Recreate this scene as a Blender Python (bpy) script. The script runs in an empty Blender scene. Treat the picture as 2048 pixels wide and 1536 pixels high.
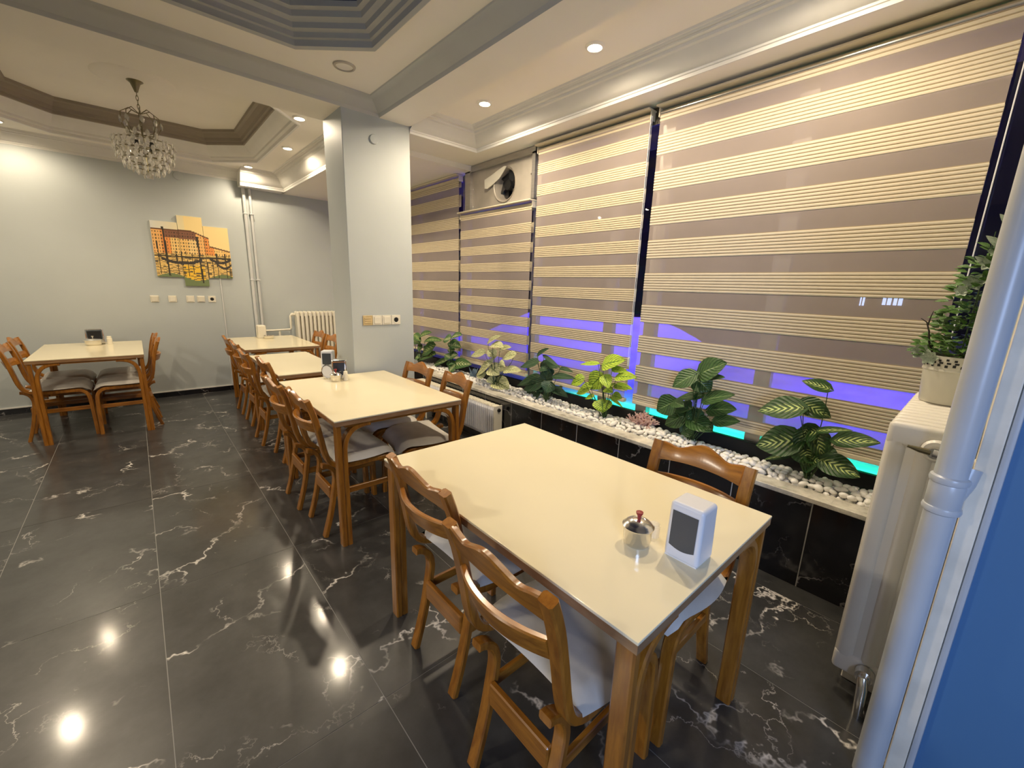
import bpy, bmesh, math, random
import numpy as np
from mathutils import Vector, Matrix
C = bpy.context.scene.collection
rnd = random.Random(7)
PI = math.pi
# ------------------------------------------------------------------ camera
f_px, yaw, pitch, roll = 835.18, math.radians(41.781), math.radians(12.902), math.radians(1.867)
fwd = Vector((math.sin(yaw)*math.cos(pitch), math.cos(yaw)*math.cos(pitch), -math.sin(pitch)))
rgt = Vector((math.cos(yaw), -math.sin(yaw), 0)); up = rgt.cross(fwd)
r2 = rgt*math.cos(roll)+up*math.sin(roll); u2 = -rgt*math.sin(roll)+up*math.cos(roll)
cam = bpy.data.cameras.new('camera'); cam.sensor_width = 36; cam.lens = f_px/2048*36
cam.clip_start = 0.02; cam.clip_end = 200
co = bpy.data.objects.new('camera', cam); C.objects.link(co)
m = Matrix((r2, u2, -fwd)).transposed().to_4x4(); m.translation = Vector((0, 0, 1.5)); co.matrix_world = m
S = bpy.context.scene; S.camera = co
# ------------------------------------------------------------------ world, exposure, lights
S.view_settings.view_transform = 'Standard'; S.view_settings.look = 'None'
S.view_settings.gamma = 1; S.view_settings.use_curve_mapping = False
S.view_settings.exposure = 0.84
w = bpy.data.worlds.new('night'); S.world = w; w.use_nodes = True
w.node_tree.nodes['Background'].inputs[0].default_value = (0.014, 0.010, 0.030, 1)
w.node_tree.nodes['Background'].inputs[1].default_value = 1.0

WARM = (1.0, 0.83, 0.60)
def lamp(name, kind, loc, energy, color, size=0.05, aim=None, angle=None, blend=0.7, sy=None):
    l = bpy.data.lights.new(name, kind); l.energy = energy; l.color = color
    if kind == 'AREA':
        l.size = size
        if sy: l.shape = 'RECTANGLE'; l.size_y = sy
    else: l.shadow_soft_size = size
    if kind == 'SPOT': l.spot_size = angle; l.spot_blend = blend
    o = bpy.data.objects.new(name, l); C.objects.link(o); o.location = loc
    if aim is not None:
        o.rotation_euler = (Vector(aim)-Vector(loc)).to_track_quat('-Z', 'Y').to_euler()
    return o
BAY_W, FAR_W, HALL_W = 48, 38, 32
DOWN = [(2.14, 1.78, BAY_W), (2.16, 2.83, BAY_W), (2.14, 0.74, BAY_W*0.8),
        (1.235, 4.215, FAR_W), (1.385, 5.2, FAR_W), (1.235, 6.38, FAR_W*0.5), (-0.77, 6.40, FAR_W*0.5), (-1.0, 5.2, FAR_W), (-0.77, 4.06, FAR_W)]
for x, y, e in DOWN:
    lamp('downlight_beam', 'SPOT', (x, y, 2.846), e, WARM, 0.03, (x, y, 0), math.radians(174), 0.62)
# unseen fill lamp added to brighten the hall; cool blue display behind the camera
for hx, hy in ((-2.2, 2.0),):
    lamp('hall_fill', 'AREA', (hx, hy, 2.75), HALL_W, (1.0, 0.88, 0.70), 0.3, (hx, hy, 0))
lamp('blue_display_glow', 'AREA', (-1.0, -1.7, 1.5), 11, (0.40, 0.55, 0.90), 0.9, (1.4, 0.1, 0.8)).data.spread = math.radians(95)
# coloured floodlights of the terrace outside the windows
for x, y, e in ((6.3, -1.2, 1250), (6.3, 2.2, 1250), (6.9, 5.6, 1500)):
    lamp('terrace_flood', 'SPOT', (x, y, 5.4), e, (0.12, 0.075, 1.0), 0.4, (x, y, 0), math.radians(68), 0.5)
lamp('terrace_teal_flood', 'AREA', (3.25, 1.0, 0.66), 24, (0.0, 1.0, 0.36), 0.3, (3.25, 1.0, 0.3), sy=3.6)

# ------------------------------------------------------------------ materials
def new_mat(name):
    mt = bpy.data.materials.new(name); mt.use_nodes = True
    nt = mt.node_tree; return mt, nt, nt.nodes['Principled BSDF']
def N(nt, typ, **kw):
    n = nt.nodes.new(typ)
    for k, v in kw.items():
        if k in n.inputs.keys(): n.inputs[k].default_value = v
        else: setattr(n, k, v)
    return n
def ramp(nt, src, stops):
    r = N(nt, 'ShaderNodeValToRGB'); e = r.color_ramp.elements
    while len(e) < len(stops): e.new(0.5)
    for i, (p, c) in enumerate(stops):
        e[i].position = p; e[i].color = c if len(c) == 4 else (*c, 1)
    nt.links.new(src, r.inputs[0]); return r.outputs[0]
def mat(name, col, rough=0.5, metal=0.0, var=0.06, scale=6.0, bump=0.0, bscale=80.0, spec=0.5, coat=0.0, stretch=None, emit=None, alpha=None):
    mt, nt, p = new_mat(name)
    tc = N(nt, 'ShaderNodeTexCoord'); src = tc.outputs['Object']
    if stretch:
        mp = N(nt, 'ShaderNodeMapping'); mp.inputs['Scale'].default_value = stretch
        nt.links.new(src, mp.inputs[0]); src = mp.outputs[0]
    nz = N(nt, 'ShaderNodeTexNoise', Scale=scale, Detail=4.0); nt.links.new(src, nz.inputs['Vector'])
    a = tuple(max(0, c*(1-var)) for c in col); b = tuple(min(1, c*(1+var)) for c in col)
    nt.links.new(ramp(nt, nz.outputs['Fac'], [(0.3, a), (0.7, b)]), p.inputs['Base Color'])
    p.inputs['Roughness'].default_value = rough; p.inputs['Metallic'].default_value = metal
    p.inputs['Specular IOR Level'].default_value = spec; p.inputs['Coat Weight'].default_value = coat
    p.inputs['Coat Roughness'].default_value = 0.12
    if bump:
        bn = N(nt, 'ShaderNodeTexNoise', Scale=bscale, Detail=3.0); nt.links.new(src, bn.inputs['Vector'])
        bp = N(nt, 'ShaderNodeBump', Strength=bump, Distance=0.01); nt.links.new(bn.outputs['Fac'], bp.inputs['Height'])
        nt.links.new(bp.outputs[0], p.inputs['Normal'])
    if emit:
        p.inputs['Emission Color'].default_value = (*emit[0], 1); p.inputs['Emission Strength'].default_value = emit[1]
    return mt
def wood(name, stretch, dark=(0.20, 0.066, 0.007), light=(0.44, 0.175, 0.020)):
    mt, nt, p = new_mat(name)
    tc = N(nt, 'ShaderNodeTexCoord'); mp = N(nt, 'ShaderNodeMapping'); mp.inputs['Scale'].default_value = stretch
    nt.links.new(tc.outputs['Object'], mp.inputs[0])
    nz = N(nt, 'ShaderNodeTexNoise', Scale=9.0, Detail=6.0, Roughness=0.6, Distortion=0.4); nt.links.new(mp.outputs[0], nz.inputs['Vector'])
    nt.links.new(ramp(nt, nz.outputs['Fac'], [(0.28, dark), (0.72, light)]), p.inputs['Base Color'])
    p.inputs['Roughness'].default_value = 0.28; p.inputs['Coat Weight'].default_value = 0.35; p.inputs['Coat Roughness'].default_value = 0.15
    return mt
def marble(name, base, vein, rough, s=1.0, dens=0.5, world=True):
    mt, nt, p = new_mat(name)
    g = N(nt, 'ShaderNodeNewGeometry'); oi = N(nt, 'ShaderNodeObjectInfo')
    mul = N(nt, 'ShaderNodeVectorMath', operation='SCALE'); mul.inputs[0].default_value = (37, 91, 53)
    nt.links.new(oi.outputs['Random'], mul.inputs['Scale'])
    ad = N(nt, 'ShaderNodeVectorMath', operation='ADD'); nt.links.new(g.outputs['Position'], ad.inputs[0]); nt.links.new(mul.outputs[0], ad.inputs[1])
    out = None
    def veins(scale, width, dist, mscale, lo, hi, off):
        of = N(nt, 'ShaderNodeVectorMath', operation='ADD'); of.inputs[1].default_value = (off, off*2, off*.7)
        nt.links.new(ad.outputs[0], of.inputs[0])
        nz = N(nt, 'ShaderNodeTexNoise', Scale=scale*1.6, Detail=5.0, Roughness=0.65); nt.links.new(of.outputs[0], nz.inputs['Vector'])
        sb = N(nt, 'ShaderNodeVectorMath', operation='SUBTRACT'); sb.inputs[1].default_value = (.5, .5, .5); nt.links.new(nz.outputs['Color'], sb.inputs[0])
        sc = N(nt, 'ShaderNodeVectorMath', operation='SCALE'); sc.inputs['Scale'].default_value = dist; nt.links.new(sb.outputs[0], sc.inputs[0])
        a2 = N(nt, 'ShaderNodeVectorMath', operation='ADD'); nt.links.new(of.outputs[0], a2.inputs[0]); nt.links.new(sc.outputs[0], a2.inputs[1])
        vo = N(nt, 'ShaderNodeTexVoronoi', feature='DISTANCE_TO_EDGE', Scale=scale); nt.links.new(a2.outputs[0], vo.inputs['Vector'])
        r = ramp(nt, vo.outputs['Distance'], [(0.0, (1, 1, 1)), (width*.35, (.55, .55, .55)), (width, (0, 0, 0))])
        mk = N(nt, 'ShaderNodeTexNoise', Scale=mscale, Detail=3.0); nt.links.new(of.outputs[0], mk.inputs['Vector'])
        mr = ramp(nt, mk.outputs['Fac'], [(lo, (0, 0, 0)), (hi, (1, 1, 1))])
        mm = N(nt, 'ShaderNodeMath', operation='MULTIPLY'); nt.links.new(r, mm.inputs[0]); nt.links.new(mr, mm.inputs[1]); return mm.outputs[0]
    v1 = veins(1.5*s, 0.017, 0.60/s, 2.8*s, 0.48, 0.62, 0.0)
    v2 = veins(3.0*s, 0.013, 0.34/s, 3.3*s, 0.54, 0.68, 5.3)
    v = N(nt, 'ShaderNodeMath', operation='MAXIMUM'); nt.links.new(v1, v.inputs[0])
    h = N(nt, 'ShaderNodeMath', operation='MULTIPLY'); h.inputs[1].default_value = dens; nt.links.new(v2, h.inputs[0]); nt.links.new(h.outputs[0], v.inputs[1])
    cl = N(nt, 'ShaderNodeTexNoise', Scale=3.0*s, Detail=6.0, Roughness=0.7); nt.links.new(ad.outputs[0], cl.inputs['Vector'])
    bc = ramp(nt, cl.outputs['Fac'], [(0.3, tuple(c*.55 for c in base)), (0.75, tuple(c*1.7 for c in base))])
    mx = N(nt, 'ShaderNodeMix', data_type='RGBA'); nt.links.new(v.outputs[0], mx.inputs[0]); nt.links.new(bc, mx.inputs[6]); mx.inputs[7].default_value = (*vein, 1)
    nt.links.new(mx.outputs[2], p.inputs['Base Color'])
    rn = N(nt, 'ShaderNodeTexNoise', Scale=5.0, Detail=3.0); nt.links.new(g.outputs['Position'], rn.inputs['Vector'])
    mr = N(nt, 'ShaderNodeMapRange'); mr.inputs[3].default_value = rough*.75; mr.inputs[4].default_value = rough*1.3; nt.links.new(rn.outputs['Fac'], mr.inputs[0])
    nt.links.new(mr.outputs[0], p.inputs['Roughness'])
    p.inputs['Coat Weight'].default_value = 0.45; p.inputs['Coat Roughness'].default_value = 0.12; return mt
def leaf_mat(name, base, vein, mode):
    """u across (0..1), v along; mode: thickness of the lighter pattern round the ribs"""
    mt, nt, p = new_mat(name)
    uv = N(nt, 'ShaderNodeUVMap'); sp = N(nt, 'ShaderNodeSeparateXYZ'); nt.links.new(uv.outputs[0], sp.inputs[0])
    def M(op, a, b=None):
        n = N(nt, 'ShaderNodeMath', operation=op)
        for i, q in enumerate((a, b)):
            if q is None: continue
            if isinstance(q, (int, float)): n.inputs[i].default_value = q
            else: nt.links.new(q, n.inputs[i])
        return n.outputs[0]
    ax = M('ABSOLUTE', M('SUBTRACT', sp.outputs['X'], 0.5))
    ph = M('ADD', M('MULTIPLY', sp.outputs['Y'], 42.0), M('MULTIPLY', ax, -38.0))
    rib = M('SINE', ph)
    nz = N(nt, 'ShaderNodeTexNoise', Scale=9.0, Detail=4.0); nt.links.new(uv.outputs[0], nz.inputs['Vector'])
    tone = ramp(nt, nz.outputs['Fac'], [(0.3, tuple(c*.65 for c in base)), (0.7, tuple(min(1, c*1.3) for c in base))])
    if mode == 'variegated':      # pale feathering along the ribs, dark rim
        k = M('MULTIPLY', M('SMOOTH_MIN', M('ADD', rib, 0.4), 1.0), M('SUBTRACT', 1.05, M('MULTIPLY', ax, 2.6)))
        k = M('MULTIPLY', k, M('ADD', nz.outputs['Fac'], 0.25))
        fac = ramp(nt, k, [(0.30, (0, 0, 0)), (0.62, (1, 1, 1))])
    elif mode == 'dark_ribs':     # narrow darker ribs on a light leaf
        a = M('MULTIPLY', ramp(nt, rib, [(0.62, (0, 0, 0)), (0.9, (1, 1, 1))]), 0.8); b = ramp(nt, ax, [(0.018, (1, 1, 1)), (0.04, (0, 0, 0))])
        fac = M('MAXIMUM', a, b)
    else:                          # thin light ribs on a plain leaf
        a = M('MULTIPLY', ramp(nt, rib, [(0.9, (0, 0, 0)), (1.0, (1, 1, 1))]), 0.45); b = ramp(nt, ax, [(0.010, (1, 1, 1)), (0.025, (0, 0, 0))])
        fac = M('MAXIMUM', a, b)
    mx = N(nt, 'ShaderNodeMix', data_type='RGBA'); nt.links.new(fac, mx.inputs[0]); nt.links.new(tone, mx.inputs[6]); mx.inputs[7].default_value = (*vein, 1)
    nt.links.new(mx.outputs[2], p.inputs['Base Color']); p.inputs['Roughness'].default_value = 0.42
    bp = N(nt, 'ShaderNodeBump', Strength=0.35, Distance=0.004); nt.links.new(rib, bp.inputs['Height']); nt.links.new(bp.outputs[0], p.inputs['Normal'])
    return mt
def see_through(name, col, transp, rough=1.0, glossy=False):
    mt, nt, p = new_mat(name); nt.nodes.remove(p)
    o = nt.nodes['Material Output']; tr = N(nt, 'ShaderNodeBsdfTransparent'); mx = N(nt, 'ShaderNodeMixShader')
    if glossy:
        gl = N(nt, 'ShaderNodeBsdfGlossy', Roughness=0.0); fr = N(nt, 'ShaderNodeFresnel', IOR=1.5); ge = N(nt, 'ShaderNodeNewGeometry')
        io = N(nt, 'ShaderNodeMapRange'); io.inputs[3].default_value = 1.5; io.inputs[4].default_value = 1/1.5   # same reflectance on both faces of the pane
        nt.links.new(ge.outputs['Backfacing'], io.inputs[0]); nt.links.new(io.outputs[0], fr.inputs['IOR'])
        tr.inputs[0].default_value = (*col, 1)
        nt.links.new(fr.outputs[0], mx.inputs[0]); nt.links.new(tr.outputs[0], mx.inputs[1]); nt.links.new(gl.outputs[0], mx.inputs[2])
    else:
        tc = N(nt, 'ShaderNodeTexCoord'); nz = N(nt, 'ShaderNodeTexNoise', Scale=3.0, Detail=3.0); nt.links.new(tc.outputs['Object'], nz.inputs['Vector'])
        df = N(nt, 'ShaderNodeBsdfDiffuse'); nt.links.new(ramp(nt, nz.outputs['Fac'], [(.3, tuple(c*.95 for c in col)), (.7, tuple(c*1.05 for c in col))]), df.inputs[0])
        mx.inputs[0].default_value = transp
        nt.links.new(df.outputs[0], mx.inputs[1]); nt.links.new(tr.outputs[0], mx.inputs[2])
    nt.links.new(mx.outputs[0], o.inputs[0]); return mt

M_ = {}
M_['wall'] = mat('grey_wall_paint', (0.50, 0.535, 0.53), 0.55, var=0.03, scale=2, bump=0.05, bscale=120)
M_['ceiling'] = mat('cream_ceiling_paint', (0.90, 0.85, 0.76), 0.7, var=0.02, scale=2)
M_['mould'] = mat('white_plaster', (0.80, 0.78, 0.73), 0.5, var=0.02)
M_['taupe'] = mat('taupe_cove_shade', (0.30, 0.255, 0.20), 0.6, var=0.03)  # shade inside the upper coffer cove, put into a darker colour
M_['cove'] = mat('dim_grey_cove', (0.53, 0.53, 0.51), 0.5, var=0.02)  # dim light on the cove is put into this grey
M_['navy'] = mat('navy_ceiling_paint', (0.02, 0.032, 0.13), 0.5)
M_['blue_wall'] = mat('blue_wall_paint', (0.075, 0.19, 0.38), 0.5, var=0.03, scale=1.5)
M_['floor'] = marble('black_marble_tile', (0.040, 0.040, 0.040), (0.75, 0.71, 0.66), 0.36, 1.0, 0.6)
M_['ptile'] = marble('black_marble_wall_tile', (0.010, 0.010, 0.012), (0.26, 0.25, 0.25), 0.14, 1.3, 0.5)
M_['grout'] = mat('pale_grout', (0.42, 0.41, 0.39), 0.8)
M_['dgrout'] = mat('grey_floor_grout', (0.30, 0.295, 0.28), 0.6)
M_['ledge'] = marble('pale_marble_ledge', (0.60, 0.57, 0.49), (0.42, 0.39, 0.33), 0.25, 2.0, 0.5)
M_['bed'] = mat('grey_bed_stone', (0.34, 0.35, 0.36), 0.6, var=0.15, scale=10)
M_['pebble'] = mat('white_pebble', (0.90, 0.88, 0.83), 0.45, var=0.05, scale=20)
M_['lam'] = mat('cream_laminate', (0.86, 0.775, 0.545), 0.12, var=0.015, scale=3, spec=0.55)
M_['wv'] = wood('varnished_wood_upright', (6, 6, 0.7)); M_['wh'] = wood('varnished_wood_crosswise', (6, 0.7, 6)); M_['wx'] = wood('varnished_wood_lengthwise', (0.7, 6, 6))
M_['edge'] = wood('table_edge_wood', (1, 1, 4), (0.22, 0.115, 0.05), (0.40, 0.235, 0.12))
M_['seat'] = mat('pale_seat_vinyl', (0.60, 0.57, 0.52), 0.45, var=0.08, scale=12, bump=0.06, bscale=40)
M_['radw'] = mat('ivory_radiator_enamel', (0.78, 0.74, 0.66), 0.32, var=0.03)
M_['radf'] = mat('cream_radiator_enamel', (0.85, 0.80, 0.66), 0.35, var=0.03)
M_['pipe'] = mat('grey_pipe_paint', (0.50, 0.52, 0.55), 0.32, var=0.04)
M_['pipef'] = mat('wall_pipe_paint', (0.62, 0.63, 0.62), 0.4, var=0.04)
M_['trim'] = mat('cream_board_paint', (0.86, 0.78, 0.64), 0.5, var=0.12, scale=9)
M_['plastic'] = mat('white_plastic', (0.80, 0.80, 0.82), 0.3, var=0.01)
M_['ivory'] = mat('ivory_plastic', (0.80, 0.75, 0.62), 0.35, var=0.02)
M_['tan'] = mat('tan_plastic', (0.62, 0.47, 0.24), 0.35, var=0.1, scale=40)
M_['panel'] = mat('grey_panel', (0.060, 0.068, 0.080), 0.35, var=0.03)
M_['black'] = mat('black_plastic', (0.015, 0.015, 0.016), 0.3)
M_['steel'] = mat('polished_steel', (0.74, 0.72, 0.68), 0.20, 1.0, var=0.03)
M_['chrome'] = mat('chrome', (0.82, 0.82, 0.82), 0.08, 1.0, var=0.01)
M_['alu'] = mat('brushed_aluminium', (0.50, 0.48, 0.45), 0.38, 0.85, var=0.08, scale=8, stretch=(1, 1, 8))
M_['aluplate'] = mat('dull_aluminium_plate', (0.47, 0.43, 0.37), 0.5, 0.35, var=0.12, scale=6)
M_['dark'] = mat('dark_gap', (0.012, 0.012, 0.012), 0.6)
M_['red'] = mat('dark_red_knob', (0.30, 0.02, 0.02), 0.3)
M_['fabric'] = mat('cream_blind_fabric', (0.62, 0.53, 0.37), 0.75, var=0.03, scale=20, bump=0.08, bscale=300)
M_['fabric_pale'] = mat('pale_blind_fabric', (0.61, 0.535, 0.41), 0.75, var=0.03, scale=20, bump=0.08, bscale=300)
M_['groove'] = mat('blind_sheer_gap', (0.34, 0.27, 0.17), 0.9)  # darker sheer gaps between the blind ribs
M_['sheer'] = see_through('sheer_voile', (0.47, 0.395, 0.35), 0.44)
M_['glass'] = see_through('window_glass', (0.86, 0.88, 0.95), 0, glossy=True)
M_['clear'] = see_through('clear_plastic', (0.90, 0.86, 0.76), 0.7)
M_['rail'] = mat('cream_blind_rail', (0.75, 0.66, 0.48), 0.35, 0.0, var=0.02)
M_['lens'] = mat('lit_lamp_lens', (1, 1, 1), 0.4, emit=((1.0, 0.82, 0.55), 26.0))
M_['ring'] = mat('white_lamp_ring', (0.80, 0.77, 0.70), 0.4)
M_['bronze'] = mat('aged_brass', (0.22, 0.19, 0.11), 0.35, 0.8, var=0.1)
M_['head'] = mat('dark_olive_blocker', (0.075, 0.062, 0.042), 0.6)  # for the added light-blocking board, coloured like the dark gap
M_['stone'] = mat('terrace_snow', (0.72, 0.72, 0.75), 0.8, var=0.25, scale=1.6, bump=0.8, bscale=5)
M_['bldg'] = mat('dark_render', (0.10, 0.085, 0.08), 0.9, var=0.15, scale=1)
M_['litw'] = mat('lit_window', (0.4, 0.45, 0.6), 0.3, emit=((0.55, 0.68, 1.0), 1.6))
M_['stem'] = mat('green_stem', (0.035, 0.075, 0.018), 0.5, var=0.2)
M_['stemd'] = mat('dark_green_base', (0.012, 0.035, 0.010), 0.5, var=0.2)
M_['twig'] = mat('dark_twig', (0.025, 0.018, 0.012), 0.7)
M_['coral'] = mat('pale_pink_coral', (0.72, 0.48, 0.42), 0.6, var=0.12, scale=30)
M_['bluep'] = mat('blue_grey_tuft', (0.16, 0.24, 0.30), 0.6, var=0.2, scale=20)
M_['potw'] = mat('cream_pot_enamel', (0.70, 0.67, 0.56), 0.4, var=0.02)
M_['soot'] = mat('sooty_mark', (0.28, 0.25, 0.22), 0.8)
mt, nt, p = new_mat('crystal'); p.inputs['Base Color'].default_value = (0.93, 0.90, 0.82, 1); p.inputs['Roughness'].default_value = 0.02
p.inputs['Transmission Weight'].default_value = 0.55; p.inputs['IOR'].default_value = 1.55; p.inputs['Specular IOR Level'].default_value = 0.9; M_['crystal'] = mt
L_ = {'P1': leaf_mat('leaf_mid_green', (0.05, 0.13, 0.03), (0.42, 0.50, 0.16), 'variegated'),
      'P2': leaf_mat('leaf_green_cream', (0.05, 0.13, 0.03), (0.62, 0.66, 0.34), 'variegated'),
      'P3': leaf_mat('leaf_cream', (0.66, 0.66, 0.36), (0.20, 0.26, 0.07), 'dark_ribs'),
      'P4': leaf_mat('leaf_deep_green', (0.022, 0.065, 0.026), (0.08, 0.15, 0.06), 'plain'),
      'P5': leaf_mat('leaf_lime', (0.44, 0.60, 0.05), (0.05, 0.15, 0.01), 'dark_ribs'),
      'P6': leaf_mat('leaf_dark_green', (0.030, 0.085, 0.018), (0.22, 0.33, 0.12), 'plain'),
      'P7': leaf_mat('leaf_variegated', (0.022, 0.07, 0.012), (0.55, 0.66, 0.22), 'variegated'),
      'ivy': leaf_mat('leaf_ivy', (0.06, 0.15, 0.025), (0.25, 0.36, 0.10), 'plain'),
      'pale': leaf_mat('leaf_sage', (0.42, 0.50, 0.38), (0.70, 0.74, 0.62), 'plain')}

# ------------------------------------------------------------------ mesh helpers
class MB:
    def __init__(s): s.v = []; s.f = []; s.mi = []; s.uv = []; s.cur = 0; s.wn = False
    def face(s, idx, uv=None): s.f.append(tuple(idx)); s.mi.append(s.cur); s.uv.append(uv)
    def add(s, vs):
        n = len(s.v); s.v.extend([tuple(q) for q in vs]); return n
    def from_bm(s, bm):
        n = len(s.v); bm.verts.ensure_lookup_table(); bm.verts.index_update()
        s.v.extend([tuple(q.co) for q in bm.verts])
        for fc in bm.faces: s.face([n+q.index for q in fc.verts])
        bm.free(); return s
    def box(s, x0, x1, y0, y1, z0, z1, bev=0.0, seg=2, mtx=None):
        bm = bmesh.new(); bmesh.ops.create_cube(bm, size=1)
        for q in bm.verts: q.co = Vector((x0+(x1-x0)*(q.co.x+.5), y0+(y1-y0)*(q.co.y+.5), z0+(z1-z0)*(q.co.z+.5)))
        if bev: s.wn = True; bmesh.ops.bevel(bm, geom=bm.edges[:], offset=bev, segments=seg, profile=0.5, affect='EDGES')
        if mtx is not None: bmesh.ops.transform(bm, matrix=mtx, verts=bm.verts[:])
        return s.from_bm(bm)
    def grid(s, rows, closed_u=False, closed_v=False, uvs=False):
        """rows: list of lists of points -> quads"""
        nr, nc = len(rows), len(rows[0]); n = s.add([q for r in rows for q in r])
        for i in range(nr if closed_u else nr-1):
            for j in range(nc if closed_v else nc-1):
                a, b = i, (i+1) % nr; c, d = j, (j+1) % nc
                uv = None
                if uvs: uv = [(c/(nc-1), a/(nr-1)), (d/(nc-1), a/(nr-1)), (d/(nc-1), b/(nr-1)), (c/(nc-1), b/(nr-1))]
                s.face([n+a*nc+c, n+a*nc+d, n+b*nc+d, n+b*nc+c], uv)
        return s
    def tube(s, pts, r, n=10, caps=True, closed=False):
        pts = [Vector(q) for q in pts]; rr = r if isinstance(r, (list, tuple)) else [r]*len(pts)
        rows = []; prev = None
        for i, q in enumerate(pts):
            if closed: t = pts[(i+1) % len(pts)]-pts[i-1]
            else: t = pts[min(i+1, len(pts)-1)]-pts[max(i-1, 0)]
            t.normalize()
            if prev is None:
                a = Vector((0, 0, 1)) if abs(t.z) < 0.9 else Vector((1, 0, 0)); prev = t.cross(a).normalized()
            e1 = (prev-t*prev.dot(t)).normalized(); e2 = t.cross(e1); prev = e1
            rows.append([q+rr[i]*(e1*math.cos(2*PI*k/n)+e2*math.sin(2*PI*k/n)) for k in range(n)])
        b = len(s.v); s.grid(rows, closed_u=closed, closed_v=True)
        if caps and not closed:
            s.face([b+k for k in range(n)][::-1]); s.face([b+(len(pts)-1)*n+k for k in range(n)])
        return s
    def lathe(s, prof, n=24, c=(0, 0, 0), axis='z'):
        rows = []
        for r, h in prof:
            row = []
            for k in range(n):
                a, b = r*math.cos(2*PI*k/n), r*math.sin(2*PI*k/n)
                q = {'z': (a, b, h), 'x': (h, a, b), 'y': (b, h, a)}[axis]
                row.append((q[0]+c[0], q[1]+c[1], q[2]+c[2]))
            rows.append(row)
        return s.grid(rows, closed_v=True)
    def strip(s, pts, th, y0, y1, sub=True):
        """bentwood: centre line (u,z) in the XZ plane, thickness th, width y0..y1"""
        if sub:
            P = pts; out = []
            for i in range(len(P)-1):
                p0, p1, p2, p3 = P[max(i-1, 0)], P[i], P[i+1], P[min(i+2, len(P)-1)]
                for k in range(3):
                    t = k/3; out.append(tuple(0.5*((2*p1[c])+(-p0[c]+p2[c])*t+(2*p0[c]-5*p1[c]+4*p2[c]-p3[c])*t*t+(-p0[c]+3*p1[c]-3*p2[c]+p3[c])*t**3) for c in (0, 1)))
            pts = out+[P[-1]]
        rows = []
        for i, q in enumerate(pts):
            a, b = pts[max(i-1, 0)], pts[min(i+1, len(pts)-1)]
            d = Vector((b[0]-a[0], b[1]-a[1])).normalized(); nx, nz = -d.y*th/2, d.x*th/2; e = min(th, y1-y0)*.18
            o1 = (q[0]+nx, q[1]+nz); o2 = (q[0]-nx, q[1]-nz); i1 = (q[0]+nx*.64, q[1]+nz*.64); i2 = (q[0]-nx*.64, q[1]-nz*.64)
            rows.append([(o1[0], y0+e, o1[1]), (o1[0], y1-e, o1[1]), (i1[0], y1, i1[1]), (i2[0], y1, i2[1]), (o2[0], y1-e, o2[1]), (o2[0], y0+e, o2[1]), (i2[0], y0, i2[1]), (i1[0], y0, i1[1])])
        b = len(s.v); s.grid(rows, closed_v=True); n = len(pts)
        s.face([b+k for k in range(8)][::-1]); s.face([b+(n-1)*8+k for k in range(8)])
        return s
    def prism(s, poly, a0, a1, axis='z'):
        f = {'z': lambda q, h: (q[0], q[1], h), 'x': lambda q, h: (h, q[0], q[1]), 'y': lambda q, h: (q[0], h, q[1])}[axis]
        n = len(poly); b = s.add([f(q, a0) for q in poly]+[f(q, a1) for q in poly])
        s.face([b+k for k in range(n)][::-1]); s.face([b+n+k for k in range(n)])
        for k in range(n): s.face([b+k, b+(k+1) % n, b+n+(k+1) % n, b+n+k])
        return s
    def build(s, name, mats, parent=None, smooth=35, loc=None):
        me = bpy.data.meshes.new(name); me.from_pydata(s.v, [], s.f)
        mats = mats if isinstance(mats, (list, tuple)) else [mats]
        for k in mats: me.materials.append(k)
        if len(mats) > 1: me.polygons.foreach_set('material_index', s.mi)
        if any(u is not None for u in s.uv):
            lay = me.uv_layers.new(name='UVMap'); li = 0
            for pf, u in zip(me.polygons, s.uv):
                for k in range(pf.loop_total):
                    if u: lay.data[li].uv = u[k]
                    li += 1
        me.update()
        bm = bmesh.new(); bm.from_mesh(me); bmesh.ops.recalc_face_normals(bm, faces=bm.faces[:]); bm.to_mesh(me); bm.free()
        if smooth:
            me.polygons.foreach_set('use_smooth', [True]*len(me.polygons)); me.set_sharp_from_angle(angle=math.radians(smooth))
        o = bpy.data.objects.new(name, me); C.objects.link(o)
        if smooth and s.wn:
            wm = o.modifiers.new('even_normals', 'WEIGHTED_NORMAL'); wm.keep_sharp = True; wm.weight = 90
        if parent: o.parent = parent
        if loc: o.location = loc
        return o
def tag(o, label=None, cat=None, group=None, kind=None):
    if label: o['label'] = label
    if cat: o['category'] = cat
    if group: o['group'] = group
    if kind: o['kind'] = kind
    return o
def thing(name, label, cat, loc=(0, 0, 0), rz=0.0, group=None):
    o = bpy.data.objects.new(name, None); C.objects.link(o); o.location = loc; o.rotation_euler = (0, 0, rz)
    o.empty_display_size = 0.05
    return tag(o, label, cat, group)
def struct(name, b, m, parent=None, smooth=35):
    o = b.build(name, m, parent, smooth)
    if parent is None: o['kind'] = 'structure'
    return o
def dup(root, loc, rz, label, group=None, name=None):
    c = root.copy(); C.objects.link(c); c.location = loc; c.rotation_euler = (0, 0, rz); c['label'] = label
    if group: c['group'] = group
    for ch in list(root.children):
        d = ch.copy(); C.objects.link(d); d.parent = c
        for g in list(ch.children):
            e = g.copy(); C.objects.link(e); e.parent = d
    return c
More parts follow.
